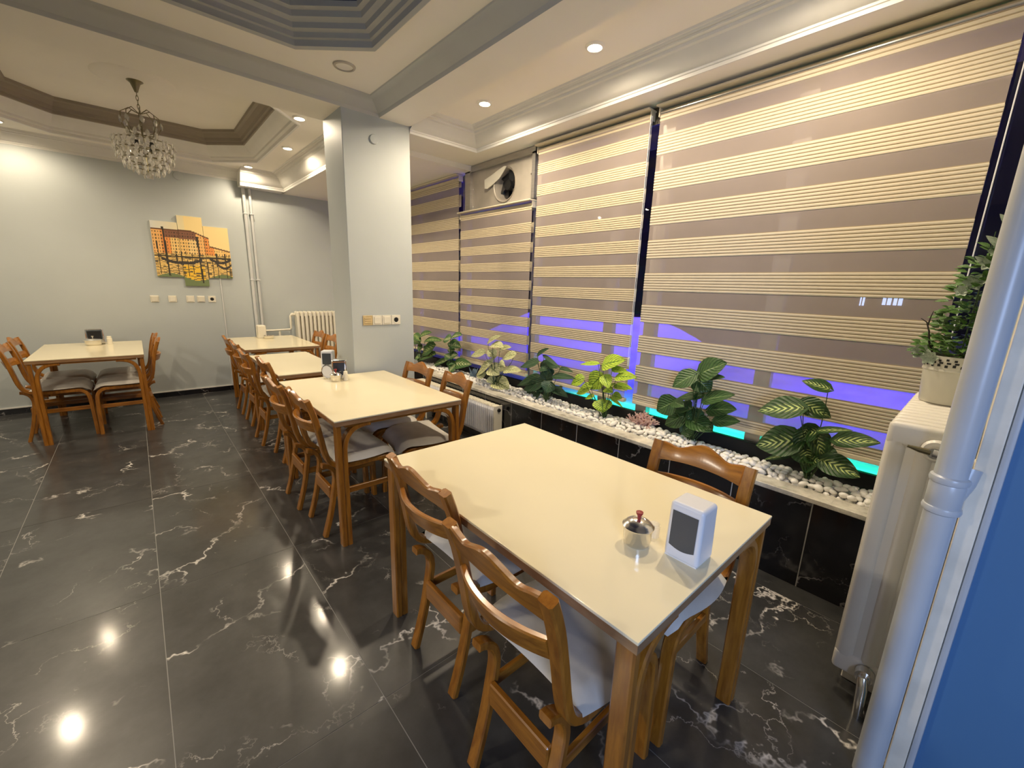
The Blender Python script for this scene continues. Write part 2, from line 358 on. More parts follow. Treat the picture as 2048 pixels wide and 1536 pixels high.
def offset_poly(pts, d, closed=True):
    """mitred inward offset of a counter-clockwise polygon (left normal) / of an open polyline"""
    out = []; n = len(pts)
    for i in range(n):
        p = Vector(pts[i])
        a = Vector(pts[i-1]) if (closed or i > 0) else None; b = Vector(pts[(i+1) % n]) if (closed or i < n-1) else None
        d1 = (p-a).normalized() if a is not None else None; d2 = (b-p).normalized() if b is not None else None
        if d1 is None: d1 = d2
        if d2 is None: d2 = d1
        n1, n2 = Vector((-d1.y, d1.x)), Vector((-d2.y, d2.x)); mm = (n1+n2).normalized()
        out.append(p+mm*(d/max(0.3, mm.dot(n1))))
    return out
def moulding(b, pts, prof, closed=True):
    b.grid([[(q.x, q.y, z) for q in offset_poly(pts, d, closed)] for d, z in prof], closed_v=closed); return b
# ------------------------------------------------------------------ the setting
YF = 6.80           # far wall
ZC, ZB, ZS, ZL = 2.86, 2.765, 2.72, 2.67   # ceiling, beams, window soffit, low far soffit
b = MB().box(-3.5, 2.9, -3.5, YF, -0.06, -0.0012)
floor = struct('floor', b, M_['dgrout'], smooth=0)
tb = MB().box(0.0015, 0.5985, 0.0015, 1.1985, -0.006, 0)
first = None
for i in range(-6, 5):
    for j in range(-3, 6):
        x, y = -0.09+0.6*i, 1.2*j+0.02
        if first is None: t = tb.build('tile', M_['floor'], floor, 0); first = t
        else: t = first.copy(); C.objects.link(t)
        t.location = (x, y, 0)
struct('wall_far', MB().box(-3.5, 2.9, YF, YF+0.12, 0, 3.3), M_['wall'], smooth=0)
struct('wall_left', MB().box(-3.62, -3.5, -3.5, YF, 0, 3.3), M_['wall'], smooth=0)
struct('wall_back', MB().box(-3.6, 1.66, -3.62, -3.5, 0, 3.3), M_['wall'], smooth=0)
struct('wall_corner', MB().box(1.66, 1.78, -3.5, -0.10, 0, 3.3), M_['blue_wall'], smooth=0)
struct('wall_near', MB().box(1.78, 2.95, -0.18, -0.06, 0, 3.3), M_['wall'], smooth=0)
wr = MB().box(2.4478, 2.575, -0.06, YF, 0, 0.485); wr.box(2.575, 2.95, -0.06, YF, 0, 0.44)
wall_right = struct('wall_right', wr, M_['grout'], smooth=0)
pt = MB().box(2.446, 2.46, 0.002, 0.383, 0.0, 0.483, 0.0015, 1); first = None
for k in range(-1, 17):
    if first is None: t = pt.build('wall_tile', M_['ptile'], wall_right, 0); first = t
    else: t = first.copy(); C.objects.link(t)
    t.location = (0, 0.032+0.3865*k, 0)
for k in range(6):
    MB().box(2.438, 2.555, 0.03+1.16*(k-1)+0.0015, 0.03+1.16*k-0.0015, 0.485, 0.512, 0.003, 1).build('ledge_slab', M_['ledge'], wall_right, 0)
MB().box(2.555, 2.83, -0.06, YF, 0.44, 0.498).build('bed_slab', M_['bed'], wall_right, 0)
bb = MB().box(-3.5, 2.44, YF-0.012, YF, 0, 0.062); struct('baseboard_far', bb, M_['ptile'], smooth=0)
struct('trim_1', MB().box(-3.5, 2.44, YF-0.013, YF, 0.062, 0.074), M_['mould'], smooth=0)
struct('pillar', MB().box(1.302, 1.86, 3.45, 3.845, 0, ZB+0.01, 0.004, 1), M_['wall'])
# boarded corner edge beside the big pipe
ct = struct('trim_2', MB().box(1.625, 1.662, -0.086, -0.046, 0, 2.85, 0.004, 2), M_['trim'])
MB().box(1.63, 1.662, -0.104, -0.087, 0, 2.85, 0.006, 2).build('edge_strip', M_['pipe'], ct)

# ceilings
def hole_ring(b, rect, hole, z):
    x0, x1, y0, y1 = rect; n = 8; H = [(q.x, q.y) if hasattr(q, 'x') else q for q in hole]
    R = [(x1, H[0][1]), (x1, H[1][1]), (H[2][0], y1), (H[3][0], y1), (x0, H[4][1]), (x0, H[5][1]), (H[6][0], y0), (H[7][0], y0)]
    K = {1: (x1, y1), 3: (x0, y1), 5: (x0, y0), 7: (x1, y0)}
    i0 = b.add([(q[0], q[1], z) for q in H]); j0 = b.add([(q[0], q[1], z) for q in R])
    for k in range(8):
        l = (k+1) % 8
        if k in K: c = b.add([(*K[k], z)]); b.face([i0+k, j0+k, c, j0+l, i0+l])
        else: b.face([i0+k, j0+k, j0+l, i0+l])
def octa(x0, x1, y0, y1, cx, cy):
    return [(x1, y0+cy), (x1, y1-cy), (x1-cx, y1), (x0+cx, y1), (x0, y1-cy), (x0, y0+cy), (x0+cx, y0), (x1-cx, y0)]
hall_o = octa(-0.84, 1.24, 0.2, 3.02, 0.35, 0.32); far_o = octa(-0.83, 1.27, 3.98, 6.46, 0.39, 0.40)
cb = MB()
hole_ring(cb, (-3.5, 1.60, -3.5, 3.45), hall_o, ZC); hole_ring(cb, (-3.5, 1.68, 3.845, YF), far_o, ZC)
cb.box(-3.5, 1.86, 3.45, 3.845, ZB, ZC+0.2); cb.box(1.60, 1.86, -3.5, 3.45, ZB, ZC+0.2)
cb.box(1.86, 2.56, -0.1, 3.46, ZC, ZC+0.1)
cb.box(2.55, 2.95, -0.1, 3.45, ZS, ZC+0.1); cb.box(1.86, 2.95, 3.45, 3.845, ZS, ZC+0.1); cb.box(1.68, 2.95, 3.845, YF, ZL, ZC+0.1)
cb.box(-3.62, 2.95, -3.62, YF+0.12, 3.3, 3.4)
ceiling = struct('ceiling', cb, M_['ceiling'], smooth=0)
# stepped octagon of the hall, navy inside
t1 = MB(); moulding(t1, hall_o, [(0.0, ZC-0.001), (-0.012, ZC-0.012), (0.0, ZC-0.022), (0.018, ZC-0.012), (0.02, ZC+0.02), (0.035, ZC+0.024), (0.038, ZC+0.05), (0.062, ZC+0.058), (0.066, ZC+0.085), (0.09, ZC+0.10), (0.095, ZC+0.128), (0.118, ZC+0.136), (0.122, ZC+0.165)])
struct('trim_3', t1, M_['cove'], smooth=25)
t = MB(); pl = offset_poly(hall_o, 0.12); t.prism([(q.x, q.y) for q in pl], ZC+0.162, ZC+0.18); t.build('navy_panel', M_['navy'], ceiling, 0)
# octagon coffer of the far bay: pale cove, cove with shade painted in, upper ceiling
t2 = MB(); moulding(t2, far_o, [(-0.02, ZC), (-0.012, ZC-0.014), (0.006, ZC-0.012), (0.012, ZC+0.012), (0.035, ZC+0.022), (0.04, ZC+0.04), (0.06, ZC+0.05), (0.10, ZC+0.10), (0.125, ZC+0.135)])
struct('trim_4', t2, M_['mould'], smooth=25)
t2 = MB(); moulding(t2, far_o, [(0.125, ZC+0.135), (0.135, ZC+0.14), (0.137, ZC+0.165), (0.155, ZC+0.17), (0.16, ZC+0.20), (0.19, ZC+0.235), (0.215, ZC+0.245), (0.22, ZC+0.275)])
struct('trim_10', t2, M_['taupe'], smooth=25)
t = MB(); pl = offset_poly(far_o, 0.215); t.prism([(q.x, q.y) for q in pl], ZC+0.27, ZC+0.29); t.build('upper_panel', M_['ceiling'], ceiling, 0)
rose = MB().lathe([(0.0, 3.128), (0.06, 3.118), (0.10, 3.124), (0.17, 3.116), (0.20, 3.122), (0.26, 3.118), (0.285, 3.131)], 40, (0.22, 5.20, 0)); rose.build('ceiling_rose', M_['ceiling'], ceiling)
# cove between hall ceiling and beams, dim light painted in as grey
t3 = MB(); moulding(t3, [(1.60, -3.5), (1.60, 3.45), (-3.5, 3.45)], [(0, ZB), (0.006, ZB+0.008), (0.010, ZB+0.022), (0.035, ZB+0.036), (0.075, ZB+0.066), (0.10, ZB+0.084), (0.115, ZB+0.088), (0.12, ZB+0.0945)], closed=False)
struct('trim_5', t3, M_['cove'], smooth=25)
# cornice of the window bay
cor = lambda z0, h, d: [(-.02*d, z0-.004), (.02*d, z0-.003), (.03*d, z0+.10*h), (.06*d, z0+.12*h), (.06*d, z0+.2*h), (.11*d, z0+.22*h), (.30*d, z0+.40*h), (.52*d, z0+.74*h), (.60*d, z0+.78*h), (.62*d, z0+.88*h), (.74*d, z0+.9*h), (.76*d, z0+.98*h), (.86*d, z0+.92*h), (.9*d, z0+.99*h), (1.02*d, z0+.93*h), (1.06*d, z0+h)]
t4 = MB(); moulding(t4, [(2.55, -0.06), (2.55, 3.45), (1.86, 3.45)], cor(ZS, ZC-ZS, 0.19), closed=False); struct('trim_6', t4, M_['mould'], smooth=25)
# cornices of the far bay
t5 = MB(); pr_ = cor(ZL, ZC-ZL, 0.16); moulding(t5, [(1.68, 3.845), (1.68, 6.62), (1.17, 6.62)], pr_, closed=False)
c0 = t5.add([(1.17, 6.62-d, z) for d, z in pr_]+[(1.17, YF, ZC), (1.17, YF, ZL)]); t5.face([c0+k for k in range(len(pr_)+2)])
t5.box(1.172, 1.70, 6.62, YF, ZL, ZL+0.01); struct('trim_7', t5, M_['mould'], smooth=25)
t6 = MB(); moulding(t6, [(1.18, YF), (-3.5, YF)], cor(2.745, ZC-2.745, 0.16), closed=False); struct('trim_8', t6, M_['mould'], smooth=25)

# window wall: aluminium frames and panes
def window(n, y0, y1, z0, z1, bars=()):
    f = MB(); w_ = 0.045
    f.box(2.825, 2.885, y0, y1, z0, z0+w_); f.box(2.825, 2.885, y0, y1, z1-w_, z1); f.box(2.825, 2.885, y0, y0+w_, z0+w_, z1-w_); f.box(2.825, 2.885, y1-w_, y1, z0+w_, z1-w_)
    fr = struct('window_%d' % n, f, M_['alu'], smooth=0)
    for yb in bars: MB().box(2.83, 2.88, yb-0.045, yb+0.045, z0+w_, z1-w_).build('mullion', M_['alu'], fr, 0)
    cuts = [y0+w_]+[q for yb in bars for q in (yb-0.045, yb+0.045)]+[y1-w_]
    for a, c in zip(cuts[::2], cuts[1::2]): MB().box(2.856, 2.860, a, c, z0+w_, z1-w_).build('pane', M_['glass'], fr, 0)
    return fr
window(1, 4.02, YF, 0.5, ZL, (5.1,))
window(2, 2.90, 4.02, 0.5, 2.28)
window(3, 1.66, 2.90, 0.5, ZS, (2.03,))
window(4, -0.06, 1.66, 0.5, ZS, (0.86,))
struct('trim_9', MB().box(2.79, 2.825, -0.06, YF, 0.498, 0.60, 0.004, 1), M_['dark'], smooth=0)

struct('light_blocker', MB().box(2.800, 2.824, -0.06, 2.90, 2.615, ZS), M_['head'], smooth=0)  # board added to block blue bounce from outside above the blinds
# outside: terrace, house with lit windows
struct('terrace_floor', MB().box(2.95, 40, -14, 45, 0.30, 0.40), M_['stone'], smooth=0)
b = MB(); rows = []
for i in range(25):
    row = []
    for j in range(37):
        x, y = 4.6+0.2*i, 2.6+0.2*j; e = max(0, 1-((x-7.2)/2.3)**2-((y-5.6)/2.6)**2)
        row.append((x, y, 0.395+0.80*e**0.8*(0.85+0.12*math.sin(3*x+1.3*y)+0.10*math.sin(2.3*y-x))))
    rows.append(row)
tag(b.grid(rows).build('snow_bank', M_['stone'], None, 60), 'low blue lit snow bank outside behind the middle blinds', 'snow bank')
bd = thing('house', 'dark house across the terrace with a few blue-white lit windows', 'house', (0, 0, 0))
MB().box(19, 26, -8, 40, 0.4, 8).build('wall', M_['bldg'], bd, 0)
for yy, zz, wy, wz in ((2.02, 1.35, 0.22, 0.42), (2.30, 1.35, 0.22, 0.42), (3.0, 1.3, 0.12, 0.4), (-0.05, 1.4, 0.28, 0.4), (-0.36, 1.4, 0.1, 0.4), (-0.95, 1.5, 0.08, 0.3), (-0.75, 4.2, 0.3, 0.4), (-1.2, 4.2, 0.5, 0.4)):
    o = MB().box(18.93, 19, yy, yy+wy, zz, zz+wz, 0.0).build('window', M_['litw'], bd, 0)
    MB().box(18.9, 18.93, yy+wy/2-0.012, yy+wy/2+0.012, zz, zz+wz).build('sash_bar', M_['bldg'], o, 0)

# ------------------------------------------------------------------ blinds
def band_mesh(y0, y1, z0, z1, x, ribs):
    """a solid band: raised ribs with grooves between"""
    b = MB(); h = (z1-z0)/ribs
    for k in range(ribs):
        za = z0+k*h; g = h*0.24
        rows = [[(x, y, za) for y in (y0, y1)], [(x-0.0025, y, za+g*.4) for y in (y0, y1)], [(x-0.0035, y, za+(h-g)*.6) for y in (y0, y1)], [(x-0.0025, y, za+h-g) for y in (y0, y1)], [(x, y, za+h-g*.9) for y in (y0, y1)]]
        b.cur = 0; b.grid(rows); b.cur = 1; b.grid([[(x, y, za+h-g*.9) for y in (y0, y1)], [(x, y, za+h) for y in (y0, y1)]])
    b.cur = 0; return b
def blind(label, y0, y1, ztop, zbot, firstband, top, per, wid, ribs, fab, chain_y=None, xf=2.75):
    t = thing('zebra_blind', label, 'blind', (0, 0, 0), group='striped roller blinds on the long window')
    xr = xf+0.030
    MB().box(xf-0.045, xf+0.055, y0-0.012, y1+0.012, ztop-0.012, ztop, 0.003, 1).build('head_rail', M_['rail'], t)
    MB().tube([(xf+0.015, y0, ztop-0.042), (xf+0.015, y1, ztop-0.042)], 0.019, 14).build('roller_tube', M_['steel'] if ribs == 7 and y0 < 1 else fab, t)
    for ye in (y0-0.010, y1+0.002): MB().box(xf-0.012, xf+0.045, ye, ye+0.008, ztop-0.068, ztop-0.012, 0.003, 1).build('end_bracket', M_['rail'], t)
    segs = [firstband]; z = top
    while z > zbot: segs.append((z, max(z-wid, zbot))); z -= per
    zt = ztop-0.045
    if segs[0][0] < zt: MB().box(xf-0.001, xf+0.001, y0, y1, segs[0][0], zt).build('sheer_band', M_['sheer'], t, 0)
    for k, (a, c) in enumerate(segs):
        n = max(1, round(ribs*(a-c)/wid))
        band_mesh(y0, y1, c, a, xf, n).build('solid_band', [fab, M_['groove']], t, 0)
        nx = segs[k+1][0] if k+1 < len(segs) else zbot
        if c-nx > 0.004: MB().grid([[(xf, y, c) for y in (y0, y1)], [(xf, y, nx) for y in (y0, y1)]]).build('sheer_band', M_['sheer'], t, 0)
        MB().grid([[(xr, y, c) for y in (y0, y1)], [(xr, y, a) for y in (y0, y1)]]).build('rear_band', fab, t, 0)
    MB().box(xf-0.006, xr+0.006, y0, y1, zbot-0.028, zbot, 0.005, 2).build('bottom_rail', M_['rail'], t)
    if chain_y is not None:
        for dx in (-0.006, 0.010): MB().tube([(xf-0.02+dx, chain_y, ztop-0.05), (xf-0.02+dx, chain_y, zbot+0.32)], 0.0022, 6).build('pull_chain', M_['plastic'], t)
        MB().box(xf-0.028, xf-0.006, chain_y-0.007, chain_y+0.007, zbot+0.26, zbot+0.33, 0.005, 2).build('chain_weight', M_['plastic'], t)
    return t
blind('widest striped cream roller blind with thin dark ribs at the right end of window', 0.125, 1.69, 2.70, 0.70, (2.645, 2.605), 2.525, 0.222, 0.125, 7, M_['fabric_pale'], 0.10)
blind('tall striped cream roller blind between the widest blind and the fan panel', 1.765, 2.83, 2.70, 0.69, (2.64, 2.622), 2.554, 0.1715, 0.092, 6, M_['fabric'], 1.745)
blind('short striped cream roller blind hung below the exhaust fan panel', 2.885, 4.0, 2.275, 0.69, (2.225, 2.190), 2.088, 0.171, 0.090, 6, M_['fabric'])
blind('farthest striped cream roller blind half hidden behind the grey pillar', 4.035, 6.70, ZL-0.003, 0.69, (2.62, 2.545), 2.470, 0.2275, 0.122, 7, M_['fabric'])

# exhaust fan panel above the short blind
t = thing('exhaust_fan', 'exhaust fan in a dull metal panel with a peeled flap, above the short blind', 'fan', (2.80, 3.46, 2.475))
b = MB(); hy, hz_, R = -0.13, 0.0, 0.155
angs = sorted([2*PI*k/32 for k in range(32)]+[math.atan2(z_-hz_, y_-hy) % (2*PI) for y_ in (-0.53, 0.40) for z_ in (-0.185, 0.20)])
n = len(angs); ring = [(0.0, hy+R*math.cos(a), hz_+R*math.sin(a)) for a in angs]
def sq(k):
    a = angs[k]; c, s_ = math.cos(a), math.sin(a); x0, x1, z0, z1 = -0.53, 0.40, -0.185, 0.20
    tt = min([(x1-hy)/c if c > 1e-6 else 9, (x0-hy)/c if c < -1e-6 else 9, z1/s_ if s_ > 1e-6 else 9, z0/s_ if s_ < -1e-6 else 9]); return (0.0, hy+tt*c, tt*s_)
b.grid([ring, [sq(k) for k in range(n)]], closed_v=True); b.build('panel', M_['aluplate'], t, 0)
b = MB()
for q in ((-0.57, 0.49, 0.185, 0.24), (-0.57, 0.49, -0.195, -0.183)): b.box(-0.03, 0.03, q[0], q[1], q[2], q[3])
for q in ((-0.57, -0.53), (0.40, 0.49)): b.box(-0.03, 0.03, q[0], q[1], -0.19, 0.20)
b.build('frame', M_['alu'], t, 0)
MB().lathe([(R-0.004, -0.004), (R+0.006, -0.012), (R+0.004, 0.0), (R-0.012, 0.004), (R-0.020, 0.05), (R-0.022, 0.10)], 36, (0, hy, hz_), 'x').build('ring', M_['aluplate'], t)
MB().lathe([(0.0, 0.105), (R, 0.105)], 30, (0, hy, hz_), 'x').build('housing_back', M_['dark'], t, 0)
hub = MB().lathe([(0.0, 0.03), (0.045, 0.034), (0.05, 0.05), (0.05, 0.09)], 20, (0, hy, hz_), 'x').build('hub', M_['black'], t)
for k in range(6):
    a = k*PI/3; rows = []
    for i, r in enumerate((0.045, 0.08, 0.125)):
        wd = 0.025+0.022*i; rows.append([(0.07+0.02*s_, hy+r*math.cos(a)-s_*wd*math.sin(a), hz_+r*math.sin(a)+s_*wd*math.cos(a)) for s_ in (-1, 0, 1)])
    MB().grid(rows).build('blade', M_['black'], t)
fl = MB().prism([(-0.13, 0.158), (-0.04, 0.135), (0.06, 0.10), (0.145, 0.072), (0.138, -0.010), (0.10, -0.014), (0.02, 0.020), (-0.06, 0.058), (-0.115, 0.105), (-0.165, 0.150)], -0.016, -0.010, 'x')
fl.v = [(x-0.30*max(0, y+0.13)**2-0.02*max(0, .05-z), y, z) for x, y, z in fl.v]; fl.build('flap', M_['potw'], t)
rows = []
for i in range(0):
    u = i/8; a = PI*0.55+u*PI*0.62; rows.append([(-0.006-0.05*v*math.sin(PI*u), hy+R*math.cos(PI*.5+u*0.3)*(1-v)+v*(0.06+0.20*u), hz_+R*math.sin(PI*0.5+u*0.3)*(1-v)+v*(0.145-0.15*u+0.03*math.sin(PI*u))) for v in (0, .35, .7, 1)])
for q in ((0.375, 0.02), (0.375, -0.15), (-0.5, 0.03)): MB().lathe([(0, -0.008), (0.008, -0.006), (0.009, 0)], 10, (0, q[0], q[1]), 'x').build('screw', M_['steel'], t)

# ------------------------------------------------------------------ lamps, ceiling discs
lab = {0: 'bright warm downlight nearer the camera in the window bay', 1: 'bright warm downlight in the window bay close to the pillar', 3: 'warm downlight in the far bay beside the pillar top and beam', 4: 'warm downlight in the far bay beside the ribbed cornice',
       5: 'warm downlight over the wall pipes in the far corner', 6: 'warm downlight at the left edge of the photo above the far wall'}
for i, (x, y, e) in enumerate(DOWN):
    if i not in lab: continue
    t = thing('recessed_downlight', lab[i], 'ceiling light', (x, y, ZC), group='recessed ceiling downlights')
    MB().lathe([(0.038, -0.002), (0.041, -0.012), (0.050, -0.010), (0.056, 0.0)], 24).build('trim_ring', M_['ring'], t)
    MB().lathe([(0.0, -0.006), (0.039, -0.005)], 20).build('lens', M_['lens'], t, 0)
t = thing('ceiling_speaker', 'round flush white ceiling speaker beside the navy octagon', 'speaker', (1.19, 3.05, ZC))
MB().lathe([(0.052, -0.001), (0.054, -0.010), (0.066, -0.008), (0.070, 0.0)], 30).build('rim', M_['aluplate'], t)
MB().lathe([(0.0, -0.004), (0.053, -0.004)], 30).build('grille', M_['ring'], t, 0)
def disc(x, y, z, r, label):
    t = thing('junction_cover', label, 'cover', (x, y, z)); MB().lathe([(0, -0.014), (r*.9, -0.012), (r, -0.006), (r, 0)], 26, axis='y').build('cap', M_['wall'], t)
disc(1.548, 3.45, 2.60, 0.036, 'round grey-white cable cover high on the front of the pillar')
disc(0.56, YF, 2.695, 0.05, 'round pale cable cover on the far wall under the cornice')
# ------------------------------------------------------------------ tables
def table(label, x0, x1, y0, y1, zt=0.77):
    cx, cy, W, D = (x0+x1)/2, (y0+y1)/2, (x1-x0)/2, (y1-y0)/2
    t = thing('dining_table', label, 'table', (cx, cy, 0), group='cream topped dining tables')
    MB().box(-W, W, -D, D, zt-0.009, zt, 0.0025, 2).build('tabletop', M_['lam'], t)
    e = MB()
    e.box(-W+0.0015, W-0.0015, -D+0.0015, D-0.0015, zt-0.034, zt-0.009); e.build('edge_band', M_['edge'], t, 0)
    bx = min(0.15, W*0.45)
    for sx in (-1, 1):
        for sy in (-1, 1):
            lx, ly = sx*(W-0.035), sy*(D-0.035); b = MB()
            mtx = Matrix.Translation((lx, ly, 0)) @ Matrix.Scale(sx, 4, (1, 0, 0))
            q = MB().strip([(0.012, zt-0.034), (0.012, 0.4), (0.012, 0)], 0.028, -0.026, 0.026, sub=False)
            q.strip([(-bx-0.02, zt-0.047), (-bx+0.02, zt-0.049), (-0.075, zt-0.066), (-0.038, zt-0.105), (-0.020, zt-0.16), (-0.0165, zt-0.23), (-0.0165, 0.3), (-0.0165, 0)], 0.028, -0.026, 0.026)
            q.v = [tuple(mtx @ Vector(v)) for v in q.v]; q.build('leg', M_['wv'], t)
    MB().box(-W+0.06, W-0.06, -D+0.015, -D+0.06, zt-0.05, zt-0.0345).build('cross_rail', M_['wx'], t, 0)
    MB().box(-W+0.06, W-0.06, D-0.06, D-0.015, zt-0.05, zt-0.0345).build('cross_rail', M_['wx'], t, 0)
    return t
table('nearest cream dining table carrying the white napkin box and lidded steel pot', 0.712, 1.540, 0.365, 1.607)
table('second cream dining table from the camera, in front of the grey pillar', 0.716, 1.540, 2.225, 3.40)
table('narrow cream table standing against the side of the grey pillar', 0.765, 1.290, 3.63, 4.77)
table('cream dining table in the far corner in front of the wall radiator', 0.80, 1.56, 5.19, 6.36)
table('cream dining table at left standing alone against the far wall', -0.785, -0.012, 5.33, 6.50)

# ------------------------------------------------------------------ chairs
def make_chair(label, group):
    t = thing('dining_chair', label, 'chair', (0, 0, 0), group=group)
    prof = [(0.0, .868), (.03, .78), (.055, .66), (.075, .55), (.102, .485), (.155, .452), (.23, .444), (.40, .444), (.455, .435), (.490, .398), (.502, .33), (.506, .16), (.510, 0)]
    for s in (-1, 1):
        MB().strip(prof, 0.030, s*.1875-.022, s*.1875+.022).build('side_frame', M_['wv'], t)
    leg = [(.066, .456), (.090, .451), (.122, .425), (.138, .37), (.128, .29), (.102, .15), (.060, 0)]
    for s in (-1, 1): MB().strip(leg, 0.026, s*.143-.021, s*.143+.021).build('rear_leg', M_['wv'], t)
    def rail(zl, zh, u0, bow, crest, nm, yw=0.1675, slope=0.3, arch=0.0):
        rows = []; n = 26
        for i in range(n+1):
            y = -yw+2*yw*i/n; k = 1-(y/yw)**2; u = u0-bow*k; zz = zh+crest(y); zb = zl+arch*k
            th = 0.011; du = -slope*(zz-zb)
            rows.append([(u-th, y, zb), (u+du-th, y, zz-.004), (u+du-th*.6, y, zz), (u+du+th*.6, y, zz), (u+du+th, y, zz-.004), (u+th, y, zb)])
        b = MB(); b.grid(rows, closed_v=True); b.face(list(range(6))); b.face([n*6+k for k in range(6)][::-1]); return b.build(nm, M_['wh'], t)
    crest = lambda y: 0.024*math.exp(-(y/.055)**2)-0.012*math.exp(-((abs(y)-.105)/.035)**2)
    rail(0.795, 0.868, 0.022, 0.018, crest, 'top_rail', arch=0.012)
    rail(0.672, 0.735, 0.052, 0.042, lambda y: 0.0, 'lower_rail', arch=0.0)
    MB().box(.104, .126, -.125, .125, .225, .305, 0.004, 1).build('rear_rail', M_['wh'], t)
    for s in (-1, 1): MB().box(.118, .500, s*.152-.009, s*.152+.009, .245, .282, 0.003, 1).build('side_stretcher', M_['wx'], t)
    MB().box(.20, .235, -.166, .166, .40, .430, 0.003, 1).build('seat_rail', M_['wh'], t); MB().box(.41, .445, -.166, .166, .40, .430, 0.003, 1).build('seat_rail', M_['wh'], t)
    # cushion: crowned, rounded at the front, narrower behind
    rows = []; nu, nv = 14, 14; top = []; bot = []
    for i in range(nu+1):
        u = i/nu; x = 0.128+0.390*u; hw = 0.205+0.028*math.sin(PI*min(1, u*1.1+.05))*(1 if u < .6 else 1); 
        if u > .9: hw -= 0.02*((u-.9)/.1)**2
        rt, rb = [], []
        for j in range(nv+1):
            v = -1+2*j/nv; e = min(1-abs(v), (1-u)*1.7, u*2.0+0.0); k = 1-max(0, 1-e/0.16)**2 if e < 0.16 else 1
            xx = x-0.012*(1-v*v)*(1-u)*-1
            drop = 0.045*max(0, (u-.78)/.22)**2
            mid = 0.474-drop; rt.append((xx, v*hw, mid+0.026*math.sqrt(max(k, 0))+0.008*(1-v*v)*math.sin(PI*u))); rb.append((xx, v*hw, mid-0.014*math.sqrt(max(k, 0))))
        top.append(rt); bot.append(rb)
    b = MB(); b.grid(top); b.grid(bot); 
    bm = bmesh.new(); vs = [bm.verts.new(v) for v in b.v]
    for fc in b.f: bm.faces.new([vs[k] for k in fc])
    bmesh.ops.remove_doubles(bm, verts=bm.verts[:], dist=0.0004); MB().from_bm(bm).build('cushion', M_['seat'], t, 60)
    return t
G = 'wooden dining chairs with pale seats'
CH = [(0.568, 0.688, 0, 'wooden chair nearest the camera, back turned, at the nearest table'),
      (0.650, 1.215, 0, 'second wooden chair on the aisle side of the nearest table'),
      (1.660, 0.676, PI, 'wooden chair between nearest table and planter wall, below the variegated plants'),
      (0.622, 2.555, 0, 'nearer wooden chair on the aisle side of the second table'),
      (0.590, 2.985, 0, 'farther wooden chair on the aisle side of the second table'),
      (1.690, 2.480, PI-0.14, 'nearer wooden chair between second table and the white panel radiator'),
      (1.665, 3.00, PI, 'wooden chair at second table beside the right edge of the pillar'),
      (0.705, 3.86, 0, 'nearer wooden chair at the narrow table by the pillar'),
      (0.655, 4.39, 0, 'farther wooden chair at the narrow table by the pillar'),
      (0.690, 5.06, 0, 'nearer wooden chair on aisle side of the far corner table'),
      (0.690, 5.58, 0, 'last wooden chair on aisle side of the far corner table, nearest the wall'),
      (1.735, 5.22, PI, 'right wooden chair in front of the far wall radiator'),
      (1.735, 5.70, PI, 'left wooden chair in front of the far wall radiator'),
      (-0.945, 5.70, 0, 'front wooden chair left of the lone far wall table'),
      (-0.945, 6.18, 0, 'rear wooden chair left of the lone far wall table, next to wall'),
      (0.105, 5.66, PI, 'front wooden chair right of the lone far wall table'),
      (0.100, 6.13, PI, 'rear wooden chair right of the lone far wall table, under the switches')]
c0 = None
for x, y, r, l in CH:
    if c0 is None: c0 = make_chair(l, G); c0.location = (x, y, 0); c0.rotation_euler = (0, 0, r)
    else: dup(c0, (x, y, 0), r, l, G)

# ------------------------------------------------------------------ things on the tables
def napkin_box(label, loc, rz, w, d, h, body, panel, chrome=False):
    t = thing('napkin_dispenser', label, 'napkin holder', loc, rz, 'napkin dispensers on the tables')
    b = MB().box(-d/2, d/2, -w/2, w/2, 0, h, min(w, d)*.12, 4)
    b.v = [(x*(1-.10*z/h), y*(1-.04*z/h), z) for x, y, z in b.v]; b.build('body', body, t)
    def fx(z): return -d/2*(1-.10*z/h)-0.0012
    y_ = w*.36; lo, hi = h*.24, h*.86
    p = MB(); n = 8
    rows = [[(fx(lo-0.06*h*(1-(2*j/n-1)**2)*0+(-.05*h*math.sin(PI*j/n))), -y_+2*y_*j/n, lo-.05*h*math.sin(PI*j/n)) for j in range(n+1)], [(fx(hi), -y_+2*y_*j/n, hi) for j in range(n+1)]]
    p.grid(rows); p.build('front_panel', panel, t, 0)
    MB().box(-d/2+0.004, d/2-0.004, -w/2+0.004, w/2-0.004, -0.001, 0.004).build('foot', M_['black'] if chrome else body, t, 0)
    return t
def steel_pot(label, loc, r, h, knob, lid=True):
    t = thing('sugar_pot', label, 'pot', loc, group='steel pots on the tables')
    MB().lathe([(0, 0.001), (r*.78, 0.0), (r*.86, 0.006), (r*.93, h*.3), (r*.95, h*.92), (r*1.02, h), (r*.92, h*.98), (r*.90, h*.3), (0, 0.008)], 36).build('bowl', M_['steel'], t)
    if lid:
        MB().lathe([(r*1.05, h), (r*1.07, h+0.004), (r*1.0, h+0.006), (r*.88, h+0.013), (r*.70, h+0.019), (r*.45, h+0.0235), (r*.40, h+0.0225), (r*.30, h+0.024), (0, h+0.025)], 36).build('lid', M_['steel'], t)
        MB().lathe([(0.0055, h+0.022), (0.0055, h+0.034), (0.010, h+0.042), (0.0105, h+0.047), (0, h+0.049)], 18).build('knob', knob, t)
    return t
